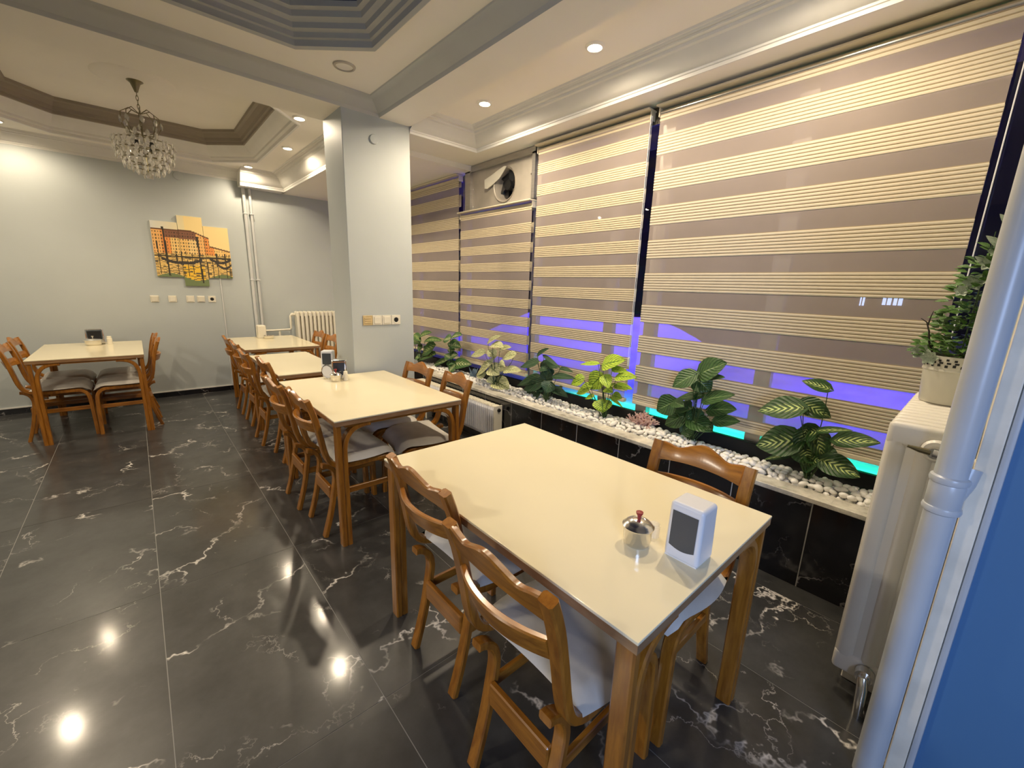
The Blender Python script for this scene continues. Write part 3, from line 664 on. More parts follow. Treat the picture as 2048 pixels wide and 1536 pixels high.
def shaker(label, loc, r, h, m, cap):
    t = thing('salt_shaker', label, 'shaker', loc, group='shakers on the tables')
    MB().lathe([(0, 0), (r, 0.001), (r, h*.72), (r*.8, h*.78)], 20).build('jar', m, t); MB().lathe([(r*.86, h*.76), (r*.88, h*.95), (r*.7, h), (0, h*1.01)], 20).build('cap', cap, t)
napkin_box('white napkin dispenser with grey panel on the nearest table', (1.096, 0.447, 0.77), 0, 0.100, 0.098, 0.168, M_['plastic'], M_['panel'])
steel_pot('steel pot with dark red lid knob on the nearest table', (1.030, 0.572, 0.77), 0.043, 0.056, M_['red'])
shaker('small clear shaker half hidden behind the nearest napkin dispenser', (1.105, 0.560, 0.77), 0.017, 0.045, M_['clear'], M_['clear'])
napkin_box('chrome napkin dispenser with black panel on the second table', (1.125, 3.285, 0.77), 1.12, 0.110, 0.095, 0.150, M_['chrome'], M_['black'], True)
steel_pot('steel pot in front of the chrome dispenser on the second table', (1.062, 3.195, 0.77), 0.040, 0.046, M_['red'])
shaker('white shaker beside the steel pot on the second table', (1.130, 3.180, 0.77), 0.017, 0.072, M_['ivory'], M_['ivory'])
t = thing('round_lid', 'round white lid leaning against the chrome dispenser of the second table', 'lid', (1.040, 3.31, 0.825), 0.55)
b = MB().lathe([(0, -0.004), (0.048, -0.004), (0.053, 0.0), (0.048, 0.006), (0, 0.004)], 32, axis='x'); b.build('disc', M_['plastic'], t); MB().lathe([(0.049, -0.006), (0.056, -0.003), (0.056, 0.003), (0.049, 0.006)], 32, axis='x').build('rim', M_['chrome'], t)
napkin_box('white napkin dispenser with grey panel on the narrow table by the pillar', (1.20, 3.78, 0.77), 1.0, 0.10, 0.10, 0.150, M_['plastic'], M_['panel'])
napkin_box('ivory napkin dispenser on the far corner table', (1.16, 6.20, 0.77), 0, 0.125, 0.10, 0.165, M_['ivory'], M_['ivory'])
steel_pot('low steel bowl beside the ivory dispenser on the far corner table', (1.22, 6.09, 0.77), 0.060, 0.042, M_['steel'], False)
napkin_box('chrome napkin dispenser with black panel on the lone far wall table', (-0.385, 6.36, 0.77), PI/2, 0.15, 0.11, 0.165, M_['chrome'], M_['black'], True)
steel_pot('steel pot in front of the dispenser on the lone far wall table', (-0.40, 6.25, 0.77), 0.070, 0.050, M_['steel'])
shaker('ivory shaker right of the steel pot on the lone far wall table', (-0.275, 6.28, 0.77), 0.022, 0.085, M_['ivory'], M_['ivory'])

# ------------------------------------------------------------------ radiators and pipes
def section(b, th, y0, y1, z0, z1, cols=3):
    W = y1-y0; b.box(-th*.30, th*.30, y0, y1, z0+.02, z1-.02, 0.008, 2)
    cw = W/cols
    for k in range(cols):
        ya = y0+cw*k; b.box(-th*.5, th*.5, ya+cw*(.02 if k == 0 else .14), ya+cw*(.98 if k == cols-1 else .86), z0+.025, z1-.028, min(th*.42, cw*.3), 3)
    b.box(-th*.5, th*.5, y0, y1, z1-.085, z1, min(0.020, th*.42), 4); b.box(-th*.5, th*.5, y0, y1, z0, z0+.085, min(0.018, th*.35), 4); b.wn = False
    return b
rt = thing('column_radiator', 'tall ivory column radiator at the right behind the big grey pipe', 'radiator', (1.86, 0, 0))
s0 = section(MB(), 0.042, -0.042, 0.160, 0.10, 1.105).build('section', M_['radw'], rt, 40); s0.location = (0.026, 0, 0)
for k in range(1, 13):
    s = s0.copy(); C.objects.link(s); s.location = (0.026+0.0585*k, 0, 0)
vl = MB().lathe([(0, -0.012), (0.030, -0.012), (0.036, -0.004), (0.036, 0.004)], 24, (0, 0.035, 1.035), 'x'); vl.build('top_plug', M_['radw'], rt)
v = MB().tube([(-0.012, 0.035, 1.035), (-0.040, 0.035, 1.035)], 0.018, 12); v.tube([(-0.032, 0.04, 1.035), (-0.032, -0.01, 1.03)], 0.016, 12); v.build('valve', M_['steel'], rt)
MB().tube([(-0.034, 0.045, 1.035), (-0.036, 0.07, 1.037), (-0.038, 0.10, 1.042)], [0.010, 0.009, 0.004], 8).build('valve_lever', M_['bronze'], rt)
MB().tube([(-0.032, -0.005, 1.03), (-0.032, -0.05, 1.028)], 0.017, 12).build('feed_pipe', M_['radw'], rt)
v = MB().tube([(0, 0.06, 0.145), (-0.045, 0.06, 0.145), (-0.055, 0.055, 0.12), (-0.055, 0.05, 0.02), (-0.055, 0.05, 0.0)], 0.017, 12); v.lathe([(0.0, -0.03), (0.026, -0.03), (0.030, 0.0)], 16, (0, 0.06, 0.145), 'x'); v.build('return_pipe', M_['steel'], rt)
for q in (0.12, 0.6): MB().box(q-.015, q+.015, -0.03, 0.13, 0.0, 0.10, 0.004, 1).build('foot', M_['radw'], rt)

bp = thing('waste_pipe', 'thick grey painted vertical pipe with collars at the right edge', 'pipe', (1.588, -0.009, 0))
MB().lathe([(0.0335, 0.0), (0.0335, 0.93), (0.0335, 0.93), (0.0335, ZS)], 40).build('tube', M_['pipe'], bp)
for z in (0.95, 1.035): MB().lathe([(0.0335, z-.012), (0.039, z-.008), (0.041, z), (0.039, z+.008), (0.0335, z+.012)], 40).build('collar', M_['pipe'], bp)
MB().lathe([(0.0335, 0.955), (0.037, 0.96), (0.037, 1.02), (0.0335, 1.03)], 40).build('socket', M_['pipe'], bp)
MB().tube([(0.01, -0.01, 0.98), (0.02, -0.025, 1.03), (0.03, -0.03, 1.07)], 0.026, 20).build('branch', M_['pipe'], bp)

fr = thing('column_radiator', 'cream column radiator on the far wall left of the pillar edge', 'radiator', (1.70, YF-0.11, 0))
s1 = MB().box(-0.021, 0.021, -0.075, 0.075, 0.32, 1.075, 0.019, 4); s1.box(-0.028, 0.028, -0.06, 0.06, 1.0, 1.06, 0.012, 2); s1.box(-0.028, 0.028, -0.06, 0.06, 0.335, 0.39, 0.012, 2)
s1 = s1.build('section', M_['radf'], fr, 40); s1.location = (0.028, 0, 0)
for k in range(1, 12):
    s = s1.copy(); C.objects.link(s); s.location = (0.028+0.057*k, 0, 0)
MB().tube([(0.0, 0, 1.03), (-0.05, 0, 1.03), (-0.062, 0, 1.01), (-0.062, 0, 0.84), (-0.075, 0.01, 0.815), (-0.30, 0.04, 0.805), (-0.44, 0.06, 0.805)], 0.014, 12).build('feed_pipe', M_['radf'], fr)
v = MB().tube([(-0.02, 0, 1.03), (-0.05, 0, 1.03)], 0.024, 12); v.build('valve', M_['radf'], fr)
v = MB().tube([(-0.21, 0.035, 0.807), (-0.21, 0.035, 0.70)], 0.014, 10); v.build('branch_pipe', M_['radf'], fr)
for k, (x, l) in enumerate(((1.222, 'left of two grey vertical pipes on the far wall'), (1.292, 'right of two grey vertical pipes on the far wall'))):
    t = thing('heating_pipe', l, 'pipe', (x, YF-0.035, 0)); MB().tube([(0, 0, 0.0), (0, 0, ZL)], 0.021 if k == 0 else 0.017, 16).build('tube', M_['pipef'], t)
    for z in (0.5, 1.5, 2.35): MB().box(-0.025, 0.025, -0.024, 0.035, z-.008, z+.008, 0.003, 1).build('clip', M_['pipef'], t)
t = thing('cable_duct', 'thin pale cable duct on the far wall below the canvas picture', 'cable duct', (0.86, YF-0.006, 0)); MB().box(-0.008, 0.008, -0.006, 0.006, 0.08, 1.52, 0.002, 1).build('duct', M_['pipef'], t); MB().box(-0.011, 0.011, -0.009, 0.006, 0.075, 0.11, 0.002, 1).build('end_cap', M_['pipef'], t)

pr = thing('panel_radiator', 'white ribbed panel radiator under the planter ledge behind the second table', 'radiator', (2.345, 0, 0))
b = MB(); n = 46; y0, y1 = 2.86, 4.32; rows0, rows1 = [], []
rows = [[], [], [], []]
for k in range(n):
    ya = y0+(y1-y0)*k/n; st = (y1-y0)/n
    for u, dx in ((0.0, 0), (0.25, -0.008), (0.55, -0.008), (0.8, 0)):
        rows[1].append((dx, ya+st*u, 0.155)); rows[2].append((dx, ya+st*u, 0.395)); rows[0].append((0.004, ya+st*u, 0.13)); rows[3].append((0.004, ya+st*u, 0.42))
b.grid(rows); b.build('ribbed_panel', M_['plastic'], pr, 0)
MB().box(0.004, 0.082, y0, y1, 0.125, 0.425).build('core', M_['radw'], pr, 0)
MB().box(-0.008, 0.088, y0-0.014, y0, 0.115, 0.438, 0.004, 2).build('end_plate', M_['radf'], pr); MB().lathe([(0, -0.012), (0.016, -0.012), (0.019, 0)], 18, (0.045, y0-0.014, 0.395), 'y').build('end_plug', M_['black'], pr)
for k in range(24): MB().box(0.010, 0.078, y0+0.02+(y1-y0-.04)*k/24, y0+0.02+(y1-y0-.04)*k/24+0.045, 0.4255, 0.432).build('grille_bar', M_['radf'], pr, 0)
for yy in (3.0, 4.1): MB().box(0.01, 0.08, yy, yy+.03, 0.0, 0.125).build('foot', M_['radf'], pr, 0)

# ------------------------------------------------------------------ switches and sockets
def plate(label, x, y, z, kind, w=0.082):
    t = thing('wall_socket' if kind == 'socket' else 'light_switch', label, 'socket' if kind == 'socket' else 'switch', (x, y, z))
    MB().box(-w/2, w/2, -0.010, 0, -w/2, w/2, 0.004, 2).build('plate', M_['tan'] if kind == 'tan' else M_['ivory'], t)
    if kind == 'socket':
        MB().lathe([(0.021, -0.0105), (0.024, -0.0125), (0.028, -0.013), (0.030, -0.010)], 24, axis='y').build('well', M_['ivory'], t)
        MB().lathe([(0, -0.0108), (0.0205, -0.0108)], 20, axis='y').build('recess', M_['black'], t, 0)
    elif kind == 'tilt':
        b = MB().box(-w*.42, w*.42, -0.026, -0.010, -w*.38, w*.40, 0.004, 2); b.v = [(x_*(1-.18*(.5-z_/w)), y_*(1 if z_ > 0 else .75), z_) for x_, y_, z_ in b.v]; b.build('rocker', M_['ivory'], t)
    elif kind == 'tan':
        for k in range(3): MB().box(-w*.36, w*.36, -0.014, -0.010, -w*.32+k*w*.22, -w*.32+k*w*.22+w*.17, 0.002, 1).build('button', M_['tan'], t)
    else: MB().box(-w*.36, w*.36, -0.015, -0.010, -w*.36, w*.36, 0.003, 1).build('rocker', M_['ivory'], t)
plate('tan three button switch, leftmost on the pillar', 1.433, 3.45, 1.199, 'tan'); plate('white switch right of the tan switch on the pillar', 1.517, 3.45, 1.199, 'rocker')
plate('white switch left of the socket on the pillar', 1.602, 3.45, 1.199, 'rocker'); plate('white wall socket, rightmost plate on the pillar', 1.687, 3.45, 1.199, 'socket')
for k, (x, l, kd) in enumerate(((0.168, 'first pale switch from the left on the far wall', 'tilt'), (0.340, 'second pale switch from the left on the far wall', 'rocker'), (0.518, 'third pale switch from the left on the far wall', 'rocker'), (0.628, 'pale switch just left of the socket on the far wall', 'tilt'), (0.745, 'pale wall socket below the canvas picture on the far wall', 'socket'))):
    plate(l, x, YF, 1.236, kd)

# ------------------------------------------------------------------ three part canvas picture
def paint(u, v):
    """town on a canal at sunset, u,v in 0..1"""
    h = lambda a, b_: (math.sin(a*127.1+b_*311.7)*43758.5453) % 1.0
    col = [1.0, 0.87, 0.58] if u > .42 else [0.95-.2*(.42-u), 0.87, 0.66+.5*(.42-u)]
    sky = 0.80-0.28*max(0, u-.50)*1.35 if u < .72 else 0.60-.22*(u-.72)
    if v < sky and v > .46:
        k = int(u*9); base = [(0.96, .68, .36), (0.93, .52, .20), (0.98, .78, .44), (0.96, .74, .40), (.97, .80, .50)][k % 5]; col = list(base)
        if v > sky-.12 and .14 < u < .55: col = [.42, .22, .16]
        if v > sky-.02: col = [.28, .12, .06]
        wu, wv = (u*30) % 1, (v*22) % 1
        if .3 < wu < .65 and .25 < wv < .75 and v < sky-.03: col = [c*.35 for c in col]
    elif v <= .46:
        t_ = h(math.floor(u*60), math.floor(v*90)); col = [.72+.25*t_, .55+.25*t_, .25+.2*t_]
        if v < .30 and .34 < u < .62: col = [.95, .72, .12]
        if h(math.floor(u*24), math.floor(v*110)) > .72: col = [.30, .24, .15]
        if v < .13+.05*math.sin(u*9): col = [.32, .40, .24]
        if abs(v-.42) < .012: col = [.10, .07, .04]
    for x0, w_, t0, b0 in ((.15, .013, .82, .14), (.57, .011, .72, .05), (.05, .006, .62, .16), (.27, .006, .5, .16), (.40, .004, .5, .14), (.80, .008, .5, .1), (.92, .008, .5, .08), (.47, .004, .48, .12), (.66, .004, .5, .1), (.97, .005, .48, .06), (.34, .004, .5, .14), (.73, .004, .45, .1)):
        if abs(u-x0-.02*(.5-v)) < w_ and b0 < v < t0: col = [.05, .035, .03]
    for x0, x1, z_ in ((.08, .60, .33), (.70, 1.0, .36), (.80, 1.0, .28)):
        if x0 < u < x1:
            s_ = (u-x0)/(x1-x0); zz = z_+.06*(2*s_-1)**2
            if zz-.022 < v < zz+.018: col = [.07, .055, .08]
    return [(0.80*min(1, max(0, c))+0.20*q)**2.2 for c, q in zip(col, (.93, .88, .70))]
mt, nt, p = new_mat('canvas_print'); vc = N(nt, 'ShaderNodeVertexColor'); vc.layer_name = 'print'; nt.links.new(vc.outputs[0], p.inputs['Base Color']); p.inputs['Roughness'].default_value = 0.6
t = thing('canvas_picture', 'three panel canvas picture of waterside houses and boats on the far wall', 'picture', (0, YF, 0))
PX0, PX1, PZ0, PZ1 = 0.228, 1.000, 1.400, 2.238
for a, c, z0, z1 in ((0.228, 0.483, 1.505, 2.150), (0.487, 0.735, 1.400, 2.238), (0.739, 1.000, 1.508, 2.140)):
    pn = MB().box(a, c, -0.030, 0.0, z0, z1, 0.002, 1).build('panel', M_['potw'], t)
    nx, nz_ = 34, 86; b = MB(); b.grid([[(a+(c-a)*i/nx, -0.0308, z0+(z1-z0)*j/nz_) for i in range(nx+1)] for j in range(nz_+1)])
    o = b.build('print', mt, pn, 0); at = o.data.color_attributes.new('print', 'FLOAT_COLOR', 'CORNER'); d = np.ones((len(o.data.polygons)*4, 4), dtype=np.float32)
    for q in range(len(o.data.polygons)):
        i, j = q % nx, q//nx; d[q*4:q*4+4, :3] = paint((a+(c-a)*(i+.5)/nx-PX0)/(PX1-PX0), (z0+(z1-z0)*(j+.5)/nz_-PZ0)/(PZ1-PZ0))
    at.data.foreach_set('color', d.ravel())

# ------------------------------------------------------------------ chandelier
ch = thing('crystal_chandelier', 'crystal chandelier on a chain under the far ceiling coffer', 'chandelier', (0.22, 5.20, 0))
MB().lathe([(0.0, 3.03), (0.012, 3.035), (0.02, 3.06), (0.035, 3.10), (0.058, 3.118), (0.055, 3.125), (0, 3.125)], 22).build('canopy', M_['bronze'], ch)
b = MB()
for k in range(9):
    z = 3.025-k*0.034; cc = [(0.008*math.cos(a)*(1 if k % 2 else 0), 0.008*math.cos(a)*(0 if k % 2 else 1), z+0.022*math.sin(a)) for a in [2*PI*i/10 for i in range(10)]]; b.tube(cc, 0.0028, 5, closed=True)
b.build('chain', M_['bronze'], ch)
MB().tube([(0, 0, 2.74), (0, 0, 2.40)], 0.006, 8).build('stem', M_['bronze'], ch)
b = MB()
for k in range(8):
    a = 2*PI*k/8; b.tube([(r*math.cos(a), r*math.sin(a), z) for r, z in ((0.01, 2.87), (0.07, 2.90), (0.125, 2.86), (0.135, 2.78), (0.10, 2.71), (0.01, 2.70))], 0.0035, 6)
b.build('upper_arms', M_['bronze'], ch)
for z, r in ((2.64, 0.205), (2.57, 0.195), (2.50, 0.160), (2.44, 0.105)): MB().tube([(r*math.cos(2*PI*k/30), r*math.sin(2*PI*k/30), z) for k in range(30)], 0.004, 6, closed=True).build('hoop', M_['bronze'], ch)
for k in range(4):
    a = PI/4+k*PI/2; q = MB().lathe([(0.012, 0), (0.014, 0.06), (0.012, 0.065)], 12, (0.07*math.cos(a), 0.07*math.sin(a), 2.58)); q.build('lamp_holder', M_['black'], ch)
    MB().tube([(0, 0, 2.56), (0.04*math.cos(a), 0.04*math.sin(a), 2.55), (0.07*math.cos(a), 0.07*math.sin(a), 2.58)], 0.005, 6).build('lamp_arm', M_['bronze'], ch)
cm = MB(); n = 8
cm.grid([[(0.0, 0.0, 0.0)]*n, [(0.010*math.cos(2*PI*k/n), 0.007*math.sin(2*PI*k/n), -0.012) for k in range(n)], [(0.016*math.cos(2*PI*k/n+.4), 0.009*math.sin(2*PI*k/n+.4), -0.028) for k in range(n)], [(0.009*math.cos(2*PI*k/n), 0.006*math.sin(2*PI*k/n), -0.044) for k in range(n)], [(0, 0, -0.052)]*n], closed_v=True)
cobj = None
def crystal(x, y, z, a, s=1.0):
    global cobj
    if cobj is None: cobj = cm.build('crystal', M_['crystal'], ch, 0); o = cobj
    else: o = cobj.copy(); C.objects.link(o)
    o.location = (x, y, z); o.rotation_euler = (rnd.uniform(-.15, .15), rnd.uniform(-.15, .15), a+PI/2); o.scale = (s, s, s)
for z, r, n in ((2.66, 0.212, 26), (2.635, 0.19, 22), (2.60, 0.205, 24), (2.565, 0.17, 20), (2.535, 0.19, 22), (2.50, 0.15, 18), (2.475, 0.160, 18), (2.44, 0.115, 14), (2.42, 0.07, 9), (2.40, 0.03, 4)):
    for k in range(n):
        a = 2*PI*(k+rnd.uniform(-.2, .2))/n; crystal(r*math.cos(a), r*math.sin(a), z+rnd.uniform(-.006, .006), a, rnd.uniform(.85, 1.1))
for k in range(8):
    a = 2*PI*k/8; crystal(0.135*math.cos(a), 0.135*math.sin(a), 2.83, a, 1.25); crystal(0.105*math.cos(a+.3), 0.105*math.sin(a+.3), 2.74, a, 1.2)
# ------------------------------------------------------------------ planter: pebbles and plants
PB = []
for k in range(4):
    bm = bmesh.new(); bmesh.ops.create_icosphere(bm, subdivisions=2, radius=1.0)
    ph = [rnd.uniform(0, 6) for _ in range(6)]
    for v in bm.verts:
        q = v.co; s_ = 1+0.13*math.sin(2.3*q.x+ph[0])+0.10*math.sin(2.9*q.y+ph[1])+0.08*math.sin(3.1*q.z+ph[2]); v.co = Vector((q.x*s_, q.y*s_*.78, q.z*s_*.58))
    PB.append(bm)
spots = []
def heap(y, x):   # height of the pebble bed
    return 0.012+0.030*math.sin(PI*min(1, max(0, (x-2.545)/0.20)))*(0.75+0.25*math.sin(y*5.1))
y = 0.02
while y < 4.6:
    x = 2.562+rnd.uniform(0, .012)
    while x < (2.735 if y > 1.5 else 2.705-0.03*math.sin(y*4)):
        for lay in range(2):
            r = rnd.uniform(0.0165, 0.026); hh = heap(y, x)
            spots.append((x+rnd.uniform(-.006, .006), y+rnd.uniform(-.009, .009), 0.498+r*.5+hh*lay*1.0, r*rnd.uniform(.9, 1.15)))
        x += rnd.uniform(0.031, 0.041)
    y += 0.034
spots.sort(key=lambda q: (q[1]*q[1]+q[0]*q[0])-q[2]*3)
first = [None]*4; rest = MB(); tops = 0
for i, (x, y, z, r) in enumerate(spots):
    k = i % 4; rot = (rnd.uniform(-.4, .4), rnd.uniform(-.4, .4), rnd.uniform(0, 6.28))
    if z > 0.512 and tops < 290:
        tops += 1
        if first[k] is None:
            b = MB(); bm = PB[k].copy(); b.from_bm(bm); o = b.build('pebble', M_['pebble'], None, 80); first[k] = o
        else: o = first[k].copy(); C.objects.link(o)
        o.location = (x, y, z); o.rotation_euler = rot; o.scale = (r, r, r)
        tag(o, 'smooth white pebble lying in the window planter bed', 'pebble', 'white pebbles of the planter bed')
    else:
        bm = PB[k].copy(); from mathutils import Euler
        mm = Matrix.Translation((x, y, z)) @ Euler(rot).to_matrix().to_4x4() @ Matrix.Scale(r, 4)
        bmesh.ops.transform(bm, matrix=mm, verts=bm.verts[:]); rest.from_bm(bm)
o = rest.build('pebble_bed', M_['pebble'], None, 80); tag(o, 'deeper and farther white pebbles filling the window planter', 'pebbles', kind='stuff')

def leaf(b, base, tip, wid, face, curl=0.18, heart=0.5, n=9):
    """leaf blade from base to tip, its upper side towards 'face'"""
    base, tip = Vector(base), Vector(tip); d = tip-base; L = d.length; d.normalize()
    nrm = (Vector(face)-d*d.dot(Vector(face))).normalized(); sd = d.cross(nrm); rows = []
    for i in range(n+1):
        v = i/n; wv = wid/2*(math.sin(PI*min(1, v**0.62*1.0))**0.75 if v < 1 else 0); wv = max(wv, wid*.02)
        back = -heart*wid*0.28*math.exp(-(v/.12)**2)
        row = []
        for j in range(7):
            s_ = -1+j/3; fold = abs(s_)*wv*0.28; droop = -curl*L*(v-.35)**2+0.02*wid*math.sin(s_*5+v*7)
            row.append(base+d*(L*v+back*abs(s_))+sd*(s_*wv)+nrm*(fold*.6+droop))
        rows.append(row)
    b.grid([[tuple(q) for q in r] for r in rows], uvs=True)
    return b
PL = {
'P6':((2.66,1.167),[(2.66,1.16,1.006,2.64,1.012,1.104,0.107),(2.635,1.19,0.995,2.59,1.31,0.9,0.089),(2.68,1.189,0.96,2.68,1.092,0.897,0.097),(2.65,1.103,0.988,2.62,0.999,1.018,0.034),(2.675,1.131,0.863,2.67,1.311,0.811,0.05),(2.66,1.318,0.779,2.64,1.428,0.696,0.099),(2.635,1.11,0.844,2.59,0.923,0.932,0.067),(2.68,1.08,0.778,2.68,0.927,0.824,0.086),(2.65,1.034,0.722,2.62,0.877,0.769,0.055),(2.675,1.233,0.705,2.67,1.374,0.604,0.094),(2.66,1.187,0.684,2.64,1.029,0.66,0.098),(2.635,1.301,0.787,2.59,1.214,0.788,0.059)]),
'P7':((2.606,0.491),[(2.606,0.474,1.048,2.586,0.596,1.077,0.062),(2.581,0.573,0.93,2.536,0.767,0.88,0.119),(2.626,0.583,0.947,2.626,0.449,0.901,0.094),(2.596,0.565,0.748,2.566,0.756,0.669,0.144),(2.621,0.503,0.804,2.616,0.443,0.681,0.105),(2.606,0.526,0.709,2.586,0.486,0.625,0.133),(2.581,0.489,0.827,2.536,0.344,0.882,0.035),(2.626,0.411,0.788,2.626,0.241,0.83,0.085),(2.596,0.442,0.675,2.566,0.277,0.65,0.101),(2.621,0.559,0.668,2.616,0.719,0.579,0.034),(2.606,0.538,0.808,2.586,0.551,0.679,0.08)]),
'P5':((2.616,1.84),[(2.616,1.892,0.951,2.596,1.696,1.027,0.115),(2.591,1.908,0.962,2.546,2.067,0.939,0.036),(2.636,1.905,0.866,2.636,2.029,0.736,0.121),(2.606,2.057,0.819,2.576,2.164,0.754,0.081),(2.631,1.998,0.755,2.626,2.146,0.676,0.094),(2.616,1.809,0.936,2.596,1.656,0.941,0.045),(2.591,1.748,0.888,2.546,1.556,0.927,0.077),(2.636,1.784,0.808,2.636,1.632,0.816,0.057),(2.606,1.864,0.674,2.576,1.827,0.594,0.119),(2.631,1.811,0.711,2.626,1.69,0.664,0.023),(2.616,1.951,0.695,2.596,2.027,0.657,0.037),(2.591,1.853,0.88,2.546,1.772,0.805,0.075)]),
'P4':((2.601,2.447),[(2.601,2.592,0.928,2.581,2.444,1.016,0.04),(2.576,2.545,0.878,2.531,2.74,0.812,0.075),(2.621,2.561,0.852,2.621,2.343,0.867,0.067),(2.591,2.511,0.946,2.561,2.272,0.871,0.026),(2.616,2.329,0.857,2.611,2.179,0.851,0.032),(2.601,2.461,0.733,2.581,2.432,0.837,0.087),(2.576,2.371,0.784,2.531,2.093,0.827,0.051),(2.621,2.562,0.725,2.621,2.88,0.61,0.093),(2.591,2.494,0.708,2.561,2.722,0.593,0.083),(2.616,2.533,0.65,2.611,2.778,0.442,0.134),(2.601,2.395,0.673,2.581,2.191,0.642,0.059),(2.576,2.393,0.722,2.531,2.396,0.637,0.092)]),
'P3':((2.574,3.125),[(2.574,3.271,0.964,2.554,3.05,1.069,0.048),(2.549,3.165,0.961,2.504,2.943,0.974,0.07),(2.594,3.322,0.861,2.594,3.6,0.786,0.058),(2.564,2.835,0.907,2.534,2.999,0.847,0.063),(2.589,3.226,0.756,2.584,3.483,0.603,0.108),(2.574,3.216,0.723,2.554,3.052,0.682,0.103),(2.549,2.978,0.736,2.504,2.692,0.793,0.063),(2.594,3.171,0.591,2.594,2.945,0.558,0.115),(2.564,3.277,0.648,2.534,3.395,0.6,0.057),(2.589,3.095,0.927,2.584,2.927,0.965,0.047),(2.574,3.155,0.85,2.554,3.234,0.9,0.073)]),
'P2':((2.635,4.031),[(2.635,4.03,0.919,2.615,4.159,0.892,0.078),(2.61,3.991,0.931,2.565,3.718,1.007,0.088),(2.655,4.073,0.866,2.655,3.859,0.845,0.077),(2.625,4.015,0.699,2.595,4.091,0.731,0.064),(2.65,4.115,0.661,2.645,4.566,0.498,0.075),(2.635,3.958,0.638,2.615,3.611,0.694,0.089),(2.61,3.908,0.635,2.565,3.96,0.55,0.077)]),
'P1':((2.594,4.68),[(2.594,4.668,0.881,2.574,4.364,0.97,0.067),(2.569,4.496,0.851,2.524,4.063,0.915,0.065),(2.614,4.34,0.802,2.614,4.697,0.646,0.106),(2.584,4.783,0.892,2.554,4.569,0.836,0.069),(2.609,4.334,0.697,2.604,4.803,0.571,0.092),(2.594,4.82,0.813,2.574,4.62,0.8,0.062)]),
}
PLAB = {'P1': 'mid green leafy plant half hidden by the pillar edge in the planter', 'P2': 'green and cream leafy plant next to the one behind the pillar edge',
        'P3': 'cream leaved plant in the planter behind the second table', 'P4': 'deep green plain leaved plant between the cream and the lime plants',
        'P5': 'bright lime leaved plant with dark ribs in the planter', 'P6': 'dark green broad leaved plant right of the pink coral', 'P7': 'yellow and green variegated plant at the right end of the planter'}
WK = {'P1': 1.6, 'P2': 1.6, 'P3': 1.55, 'P4': 1.45, 'P6': 1.55}
for key, ((bx, by), leaves) in PL.items():
    leaves = list(leaves); L0 = list(leaves)
    for q in range(5):      # fuller heart of the plant
        x0, y0, z0, x1, y1, z1, wd = L0[(q*3+1) % len(L0)]; cy = by+(y0-by)*.35+rnd.uniform(-.05, .05); cz = 0.62+0.05*q+rnd.uniform(-.02, .02); a = rnd.uniform(-.10, .10)
        leaves.append((min(x0+rnd.uniform(-.02, .06), 2.69), cy, cz, min(x0+rnd.uniform(-.04, .03), 2.68), cy+a, cz+rnd.uniform(-.07, .05), max(wd*.9, .06)))
    t = thing('potted_plant' if False else 'leafy_plant', PLAB[key], 'plant', (bx, by, 0.505), group='artificial plants in the planter')
    for i, (x0, y0, z0, x1, y1, z1, wd) in enumerate(leaves):
        B = Vector((x0-bx, y0-by, z0-0.505)); T = Vector((x1-bx, y1-by, z1-0.505))
        fc = Vector((-0.75, -0.45, 0.75+0.3*math.sin(i*2.1)))
        b = leaf(MB(), B, T, wd*WK.get(key, 1.28), fc, 0.15, 0.9 if key in ('P6', 'P7') else 0.4); b.build('leaf', L_[key], t, 60)
        k = B*0.45; k.x += 0.03*math.sin(i*1.7); k.z = B.z*.55
        st = [Vector((0.012*math.sin(i), 0.012*math.cos(i), 0.0)), k*.6, B*.8+Vector((0, 0, -.01)), B+(T-B)*.05]
        MB().tube(st, [0.0035, 0.003, 0.0022, 0.0018], 6).build('stem', M_['stem'], t)
    MB().lathe([(0.013, -0.01), (0.017, 0.01), (0.016, 0.045), (0.009, 0.06), (0, 0.062)], 12).build('stem_base', M_['stemd'], t)
    for q in range(5):
        a = q*1.256+.4; MB().tube([(0.010*math.cos(a), 0.010*math.sin(a), 0.03), (0.022*math.cos(a), 0.022*math.sin(a), 0.075), (0.034*math.cos(a), 0.034*math.sin(a), 0.10)], [0.004, 0.003, 0.001], 5).build('sprout', M_['stem'], t)
# coral, blue tuft, blades of grass
t = thing('coral_branch', 'pale pink branching coral between the lime and dark green plants', 'coral', (2.69, 1.56, 0.515))
def branch(b, p, d, r, n):
    q = p+d*rnd.uniform(.026, .042); b.tube([p, (p+q)/2+Vector((rnd.uniform(-.003, .003),)*3), q], [r, r*.9, r*.8], 7); b.lathe([(0, -r*.9), (r*.75, -r*.4), (r*.85, 0), (r*.7, r*.5), (0, r*.95)], 7, tuple(q))
    if n > 0:
        for _ in range(3 if n > 1 else 2): branch(b, q, (d*0.7+Vector((rnd.uniform(-.7, .7), rnd.uniform(-.9, .9), rnd.uniform(-.15, .6)))).normalized(), r*.82, n-1)
for q in range(7):
    b = MB(); a = q*0.95; branch(b, Vector((0.008*math.cos(a), 0.008*math.sin(a), -0.01)), Vector((0.5*math.cos(a), 0.8*math.sin(a), .9)).normalized(), 0.0085, 3); b.build('twig', M_['coral'], t, 60)
t = thing('blue_tuft', 'small blue grey feathery tuft left of the cream leaved plant', 'plant', (2.655, 3.60, 0.51))
for q in range(16):
    a = q*2.4; r = 0.01+0.05*(q % 5)/5; h = rnd.uniform(.07, .15); b = MB(); leaf(b, (0, 0, 0.01), (r*math.cos(a), r*1.4*math.sin(a), h), 0.022, (-.6, -.4, .5), .2, 0, 5); b.build('frond', M_['bluep'], t, 60)
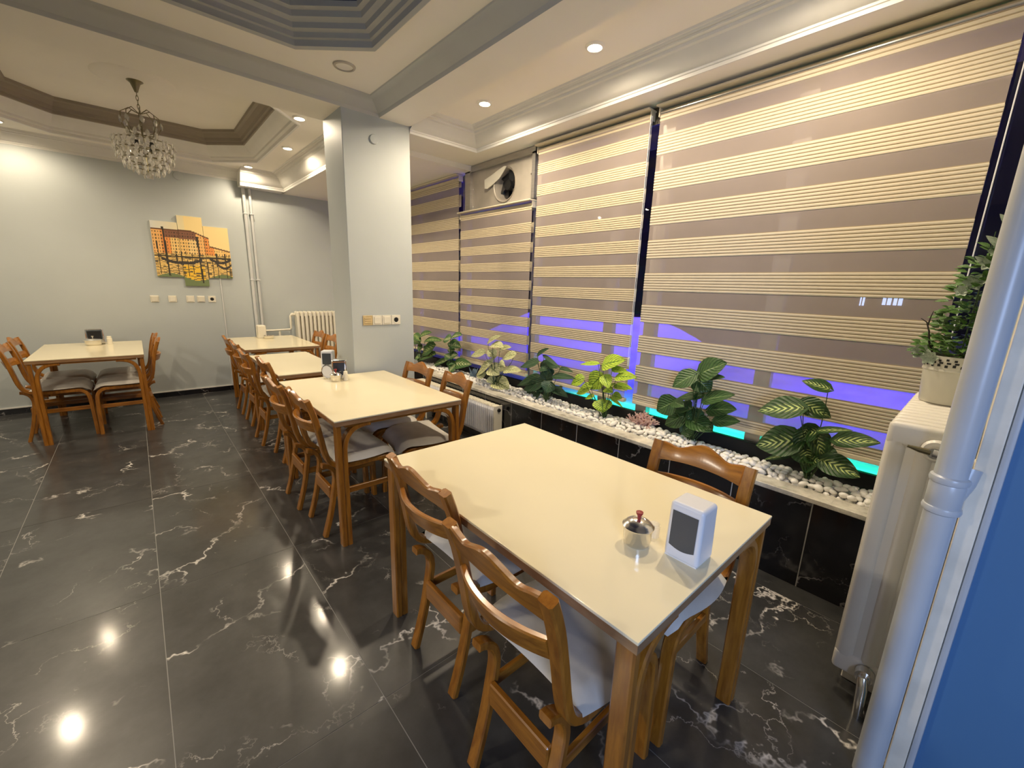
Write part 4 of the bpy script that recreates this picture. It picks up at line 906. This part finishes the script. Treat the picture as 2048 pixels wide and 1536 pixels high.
for y_, x_, lb in ((2.17, 2.60, 'thin grass sprig between the deep green and lime plants'), (1.66, 2.575, 'thin grass sprig in front of the lime plant'), (2.86, 2.57, 'thin grass sprig in front of the cream leaved plant')):
    t = thing('grass_sprig', lb, 'grass', (x_, y_, 0.52))
    for q in range(3): MB().tube([(0, 0.004*q, -0.01), (0.003*q, 0.006*q, .03), (0.006*q-.004, 0.012*q-.01, .065)], [.002, .0016, .0005], 5).build('blade', M_['stem'], t)

# ------------------------------------------------------------------ flower pot on the tall radiator
t = thing('flower_pot', 'cream metal pot with pierced lace rim on the tall radiator', 'pot', (2.40, 0.060, 1.107))
pr_ = [(0, 0.001), (0.074, 0.0), (0.077, 0.004), (0.086, 0.128), (0.089, 0.130), (0.089, 0.136), (0.087, 0.139)]
MB().lathe(pr_+[(0.083, 0.135), (0.075, 0.012), (0, 0.012)], 40).build('body', M_['potw'], t)
def lacehole(b, a0, z0, da, dz):
    b.grid([[((0.0895+0.006*(z-.139)/.05)*math.cos(a), (0.0895+0.006*(z-.139)/.05)*math.sin(a), z) for a in (a0, a0+da/2, a0+da)] for z in (z0, z0+dz)])
rimz = [(0.0872, 0.139), (0.0905, 0.165), (0.0925, 0.186), (0.0915, 0.189)]
MB().lathe(rimz, 48).build('lace_rim', M_['potw'], t)
b = MB()
for k in range(26):
    a = 2*PI*k/26; lacehole(b, a, 0.146+0.003*(k % 2), .10, .010); lacehole(b, a+.05, 0.160, .13, .007); lacehole(b, a+.02, 0.172-0.002*(k % 3), .09, .008)
b.build('lace_openings', M_['dark'], t, 0)
MB().lathe([(0, 0.170), (0.086, 0.172)], 30).build('soil', M_['twig'], t, 0)
t = thing('pot_bouquet', 'tall green bouquet with pale flowers standing in the lace rim pot', 'plant', (2.40, 0.060, 1.275))
b = MB()
for k in range(420):
    h = rnd.random()**1.25*0.42; a = rnd.uniform(0, 6.28); rr = (0.115-0.16*h)*math.sqrt(rnd.random())+0.01
    p0 = Vector((rr*math.cos(a)-0.02*h, rr*math.sin(a)-0.12*h, 0.02+h)); dr = Vector((math.cos(a), math.sin(a), rnd.uniform(-.2, .7))).normalized()
    leaf(b, p0, p0+dr*rnd.uniform(.028, .046), rnd.uniform(.020, .032), (-.5, .1, .9), .3, .3, 4)
o = b.build('foliage', L_['ivy'], t, 60); o['kind'] = 'stuff'
for k in range(7):
    h = 0.06*k; MB().tube([(0, 0, -0.09), (0.01*math.sin(k), 0.01*math.cos(k)-.02, .05), (0.04*math.sin(k*2)-.02, -0.04+0.03*math.cos(k*2), .12+h)], [.003, .0025, .0015], 5).build('stem', M_['stem'], t)
for (x, y_, z, s_) in ((-0.05, 0.005, 0.30, .055), (-0.06, 0.03, 0.27, .04), (-0.04, -0.02, 0.37, .05), (-0.03, -0.035, 0.41, .05), (-0.05, 0.10, 0.03, .055), (-0.07, 0.07, 0.01, .05)):
    c = Vector((x, y_, z))
    fl = thing_part = MB()
    for q in range(6):
        a = q*PI/3; leaf(fl, c, c+Vector((-.25*s_, s_*.62*math.cos(a), s_*.62*math.sin(a))), s_*.5, (-1, 0, .3), -.5, 0, 5)
    fl.build('flower', L_['pale'], t, 60)
for k in range(8):
    h = 0.36+0.022*k; c = Vector((-0.03, -0.03-0.004*k, h)); a = k*2.2; MB_ = leaf(MB(), c, c+Vector((-.02, .05*math.cos(a), .035+.02*math.sin(a))), .026, (-1, .1, .3), .2, .2, 6); MB_.build('sage_leaf', L_['pale'], t, 60)
MB().tube([(-0.02, 0.06, 0.0), (-0.03, 0.085, 0.07), (-0.035, 0.092, 0.11), (-0.03, 0.105, 0.145), (-0.03, 0.125, 0.16)], [.004, .0035, .003, .0025, .001], 6).build('dry_twig', M_['twig'], t)
MB().tube([(-0.03, 0.100, 0.135), (-0.03, 0.098, 0.165), (-0.03, 0.094, 0.19)], [.003, .002, .001], 6).build('dry_twig', M_['twig'], t)
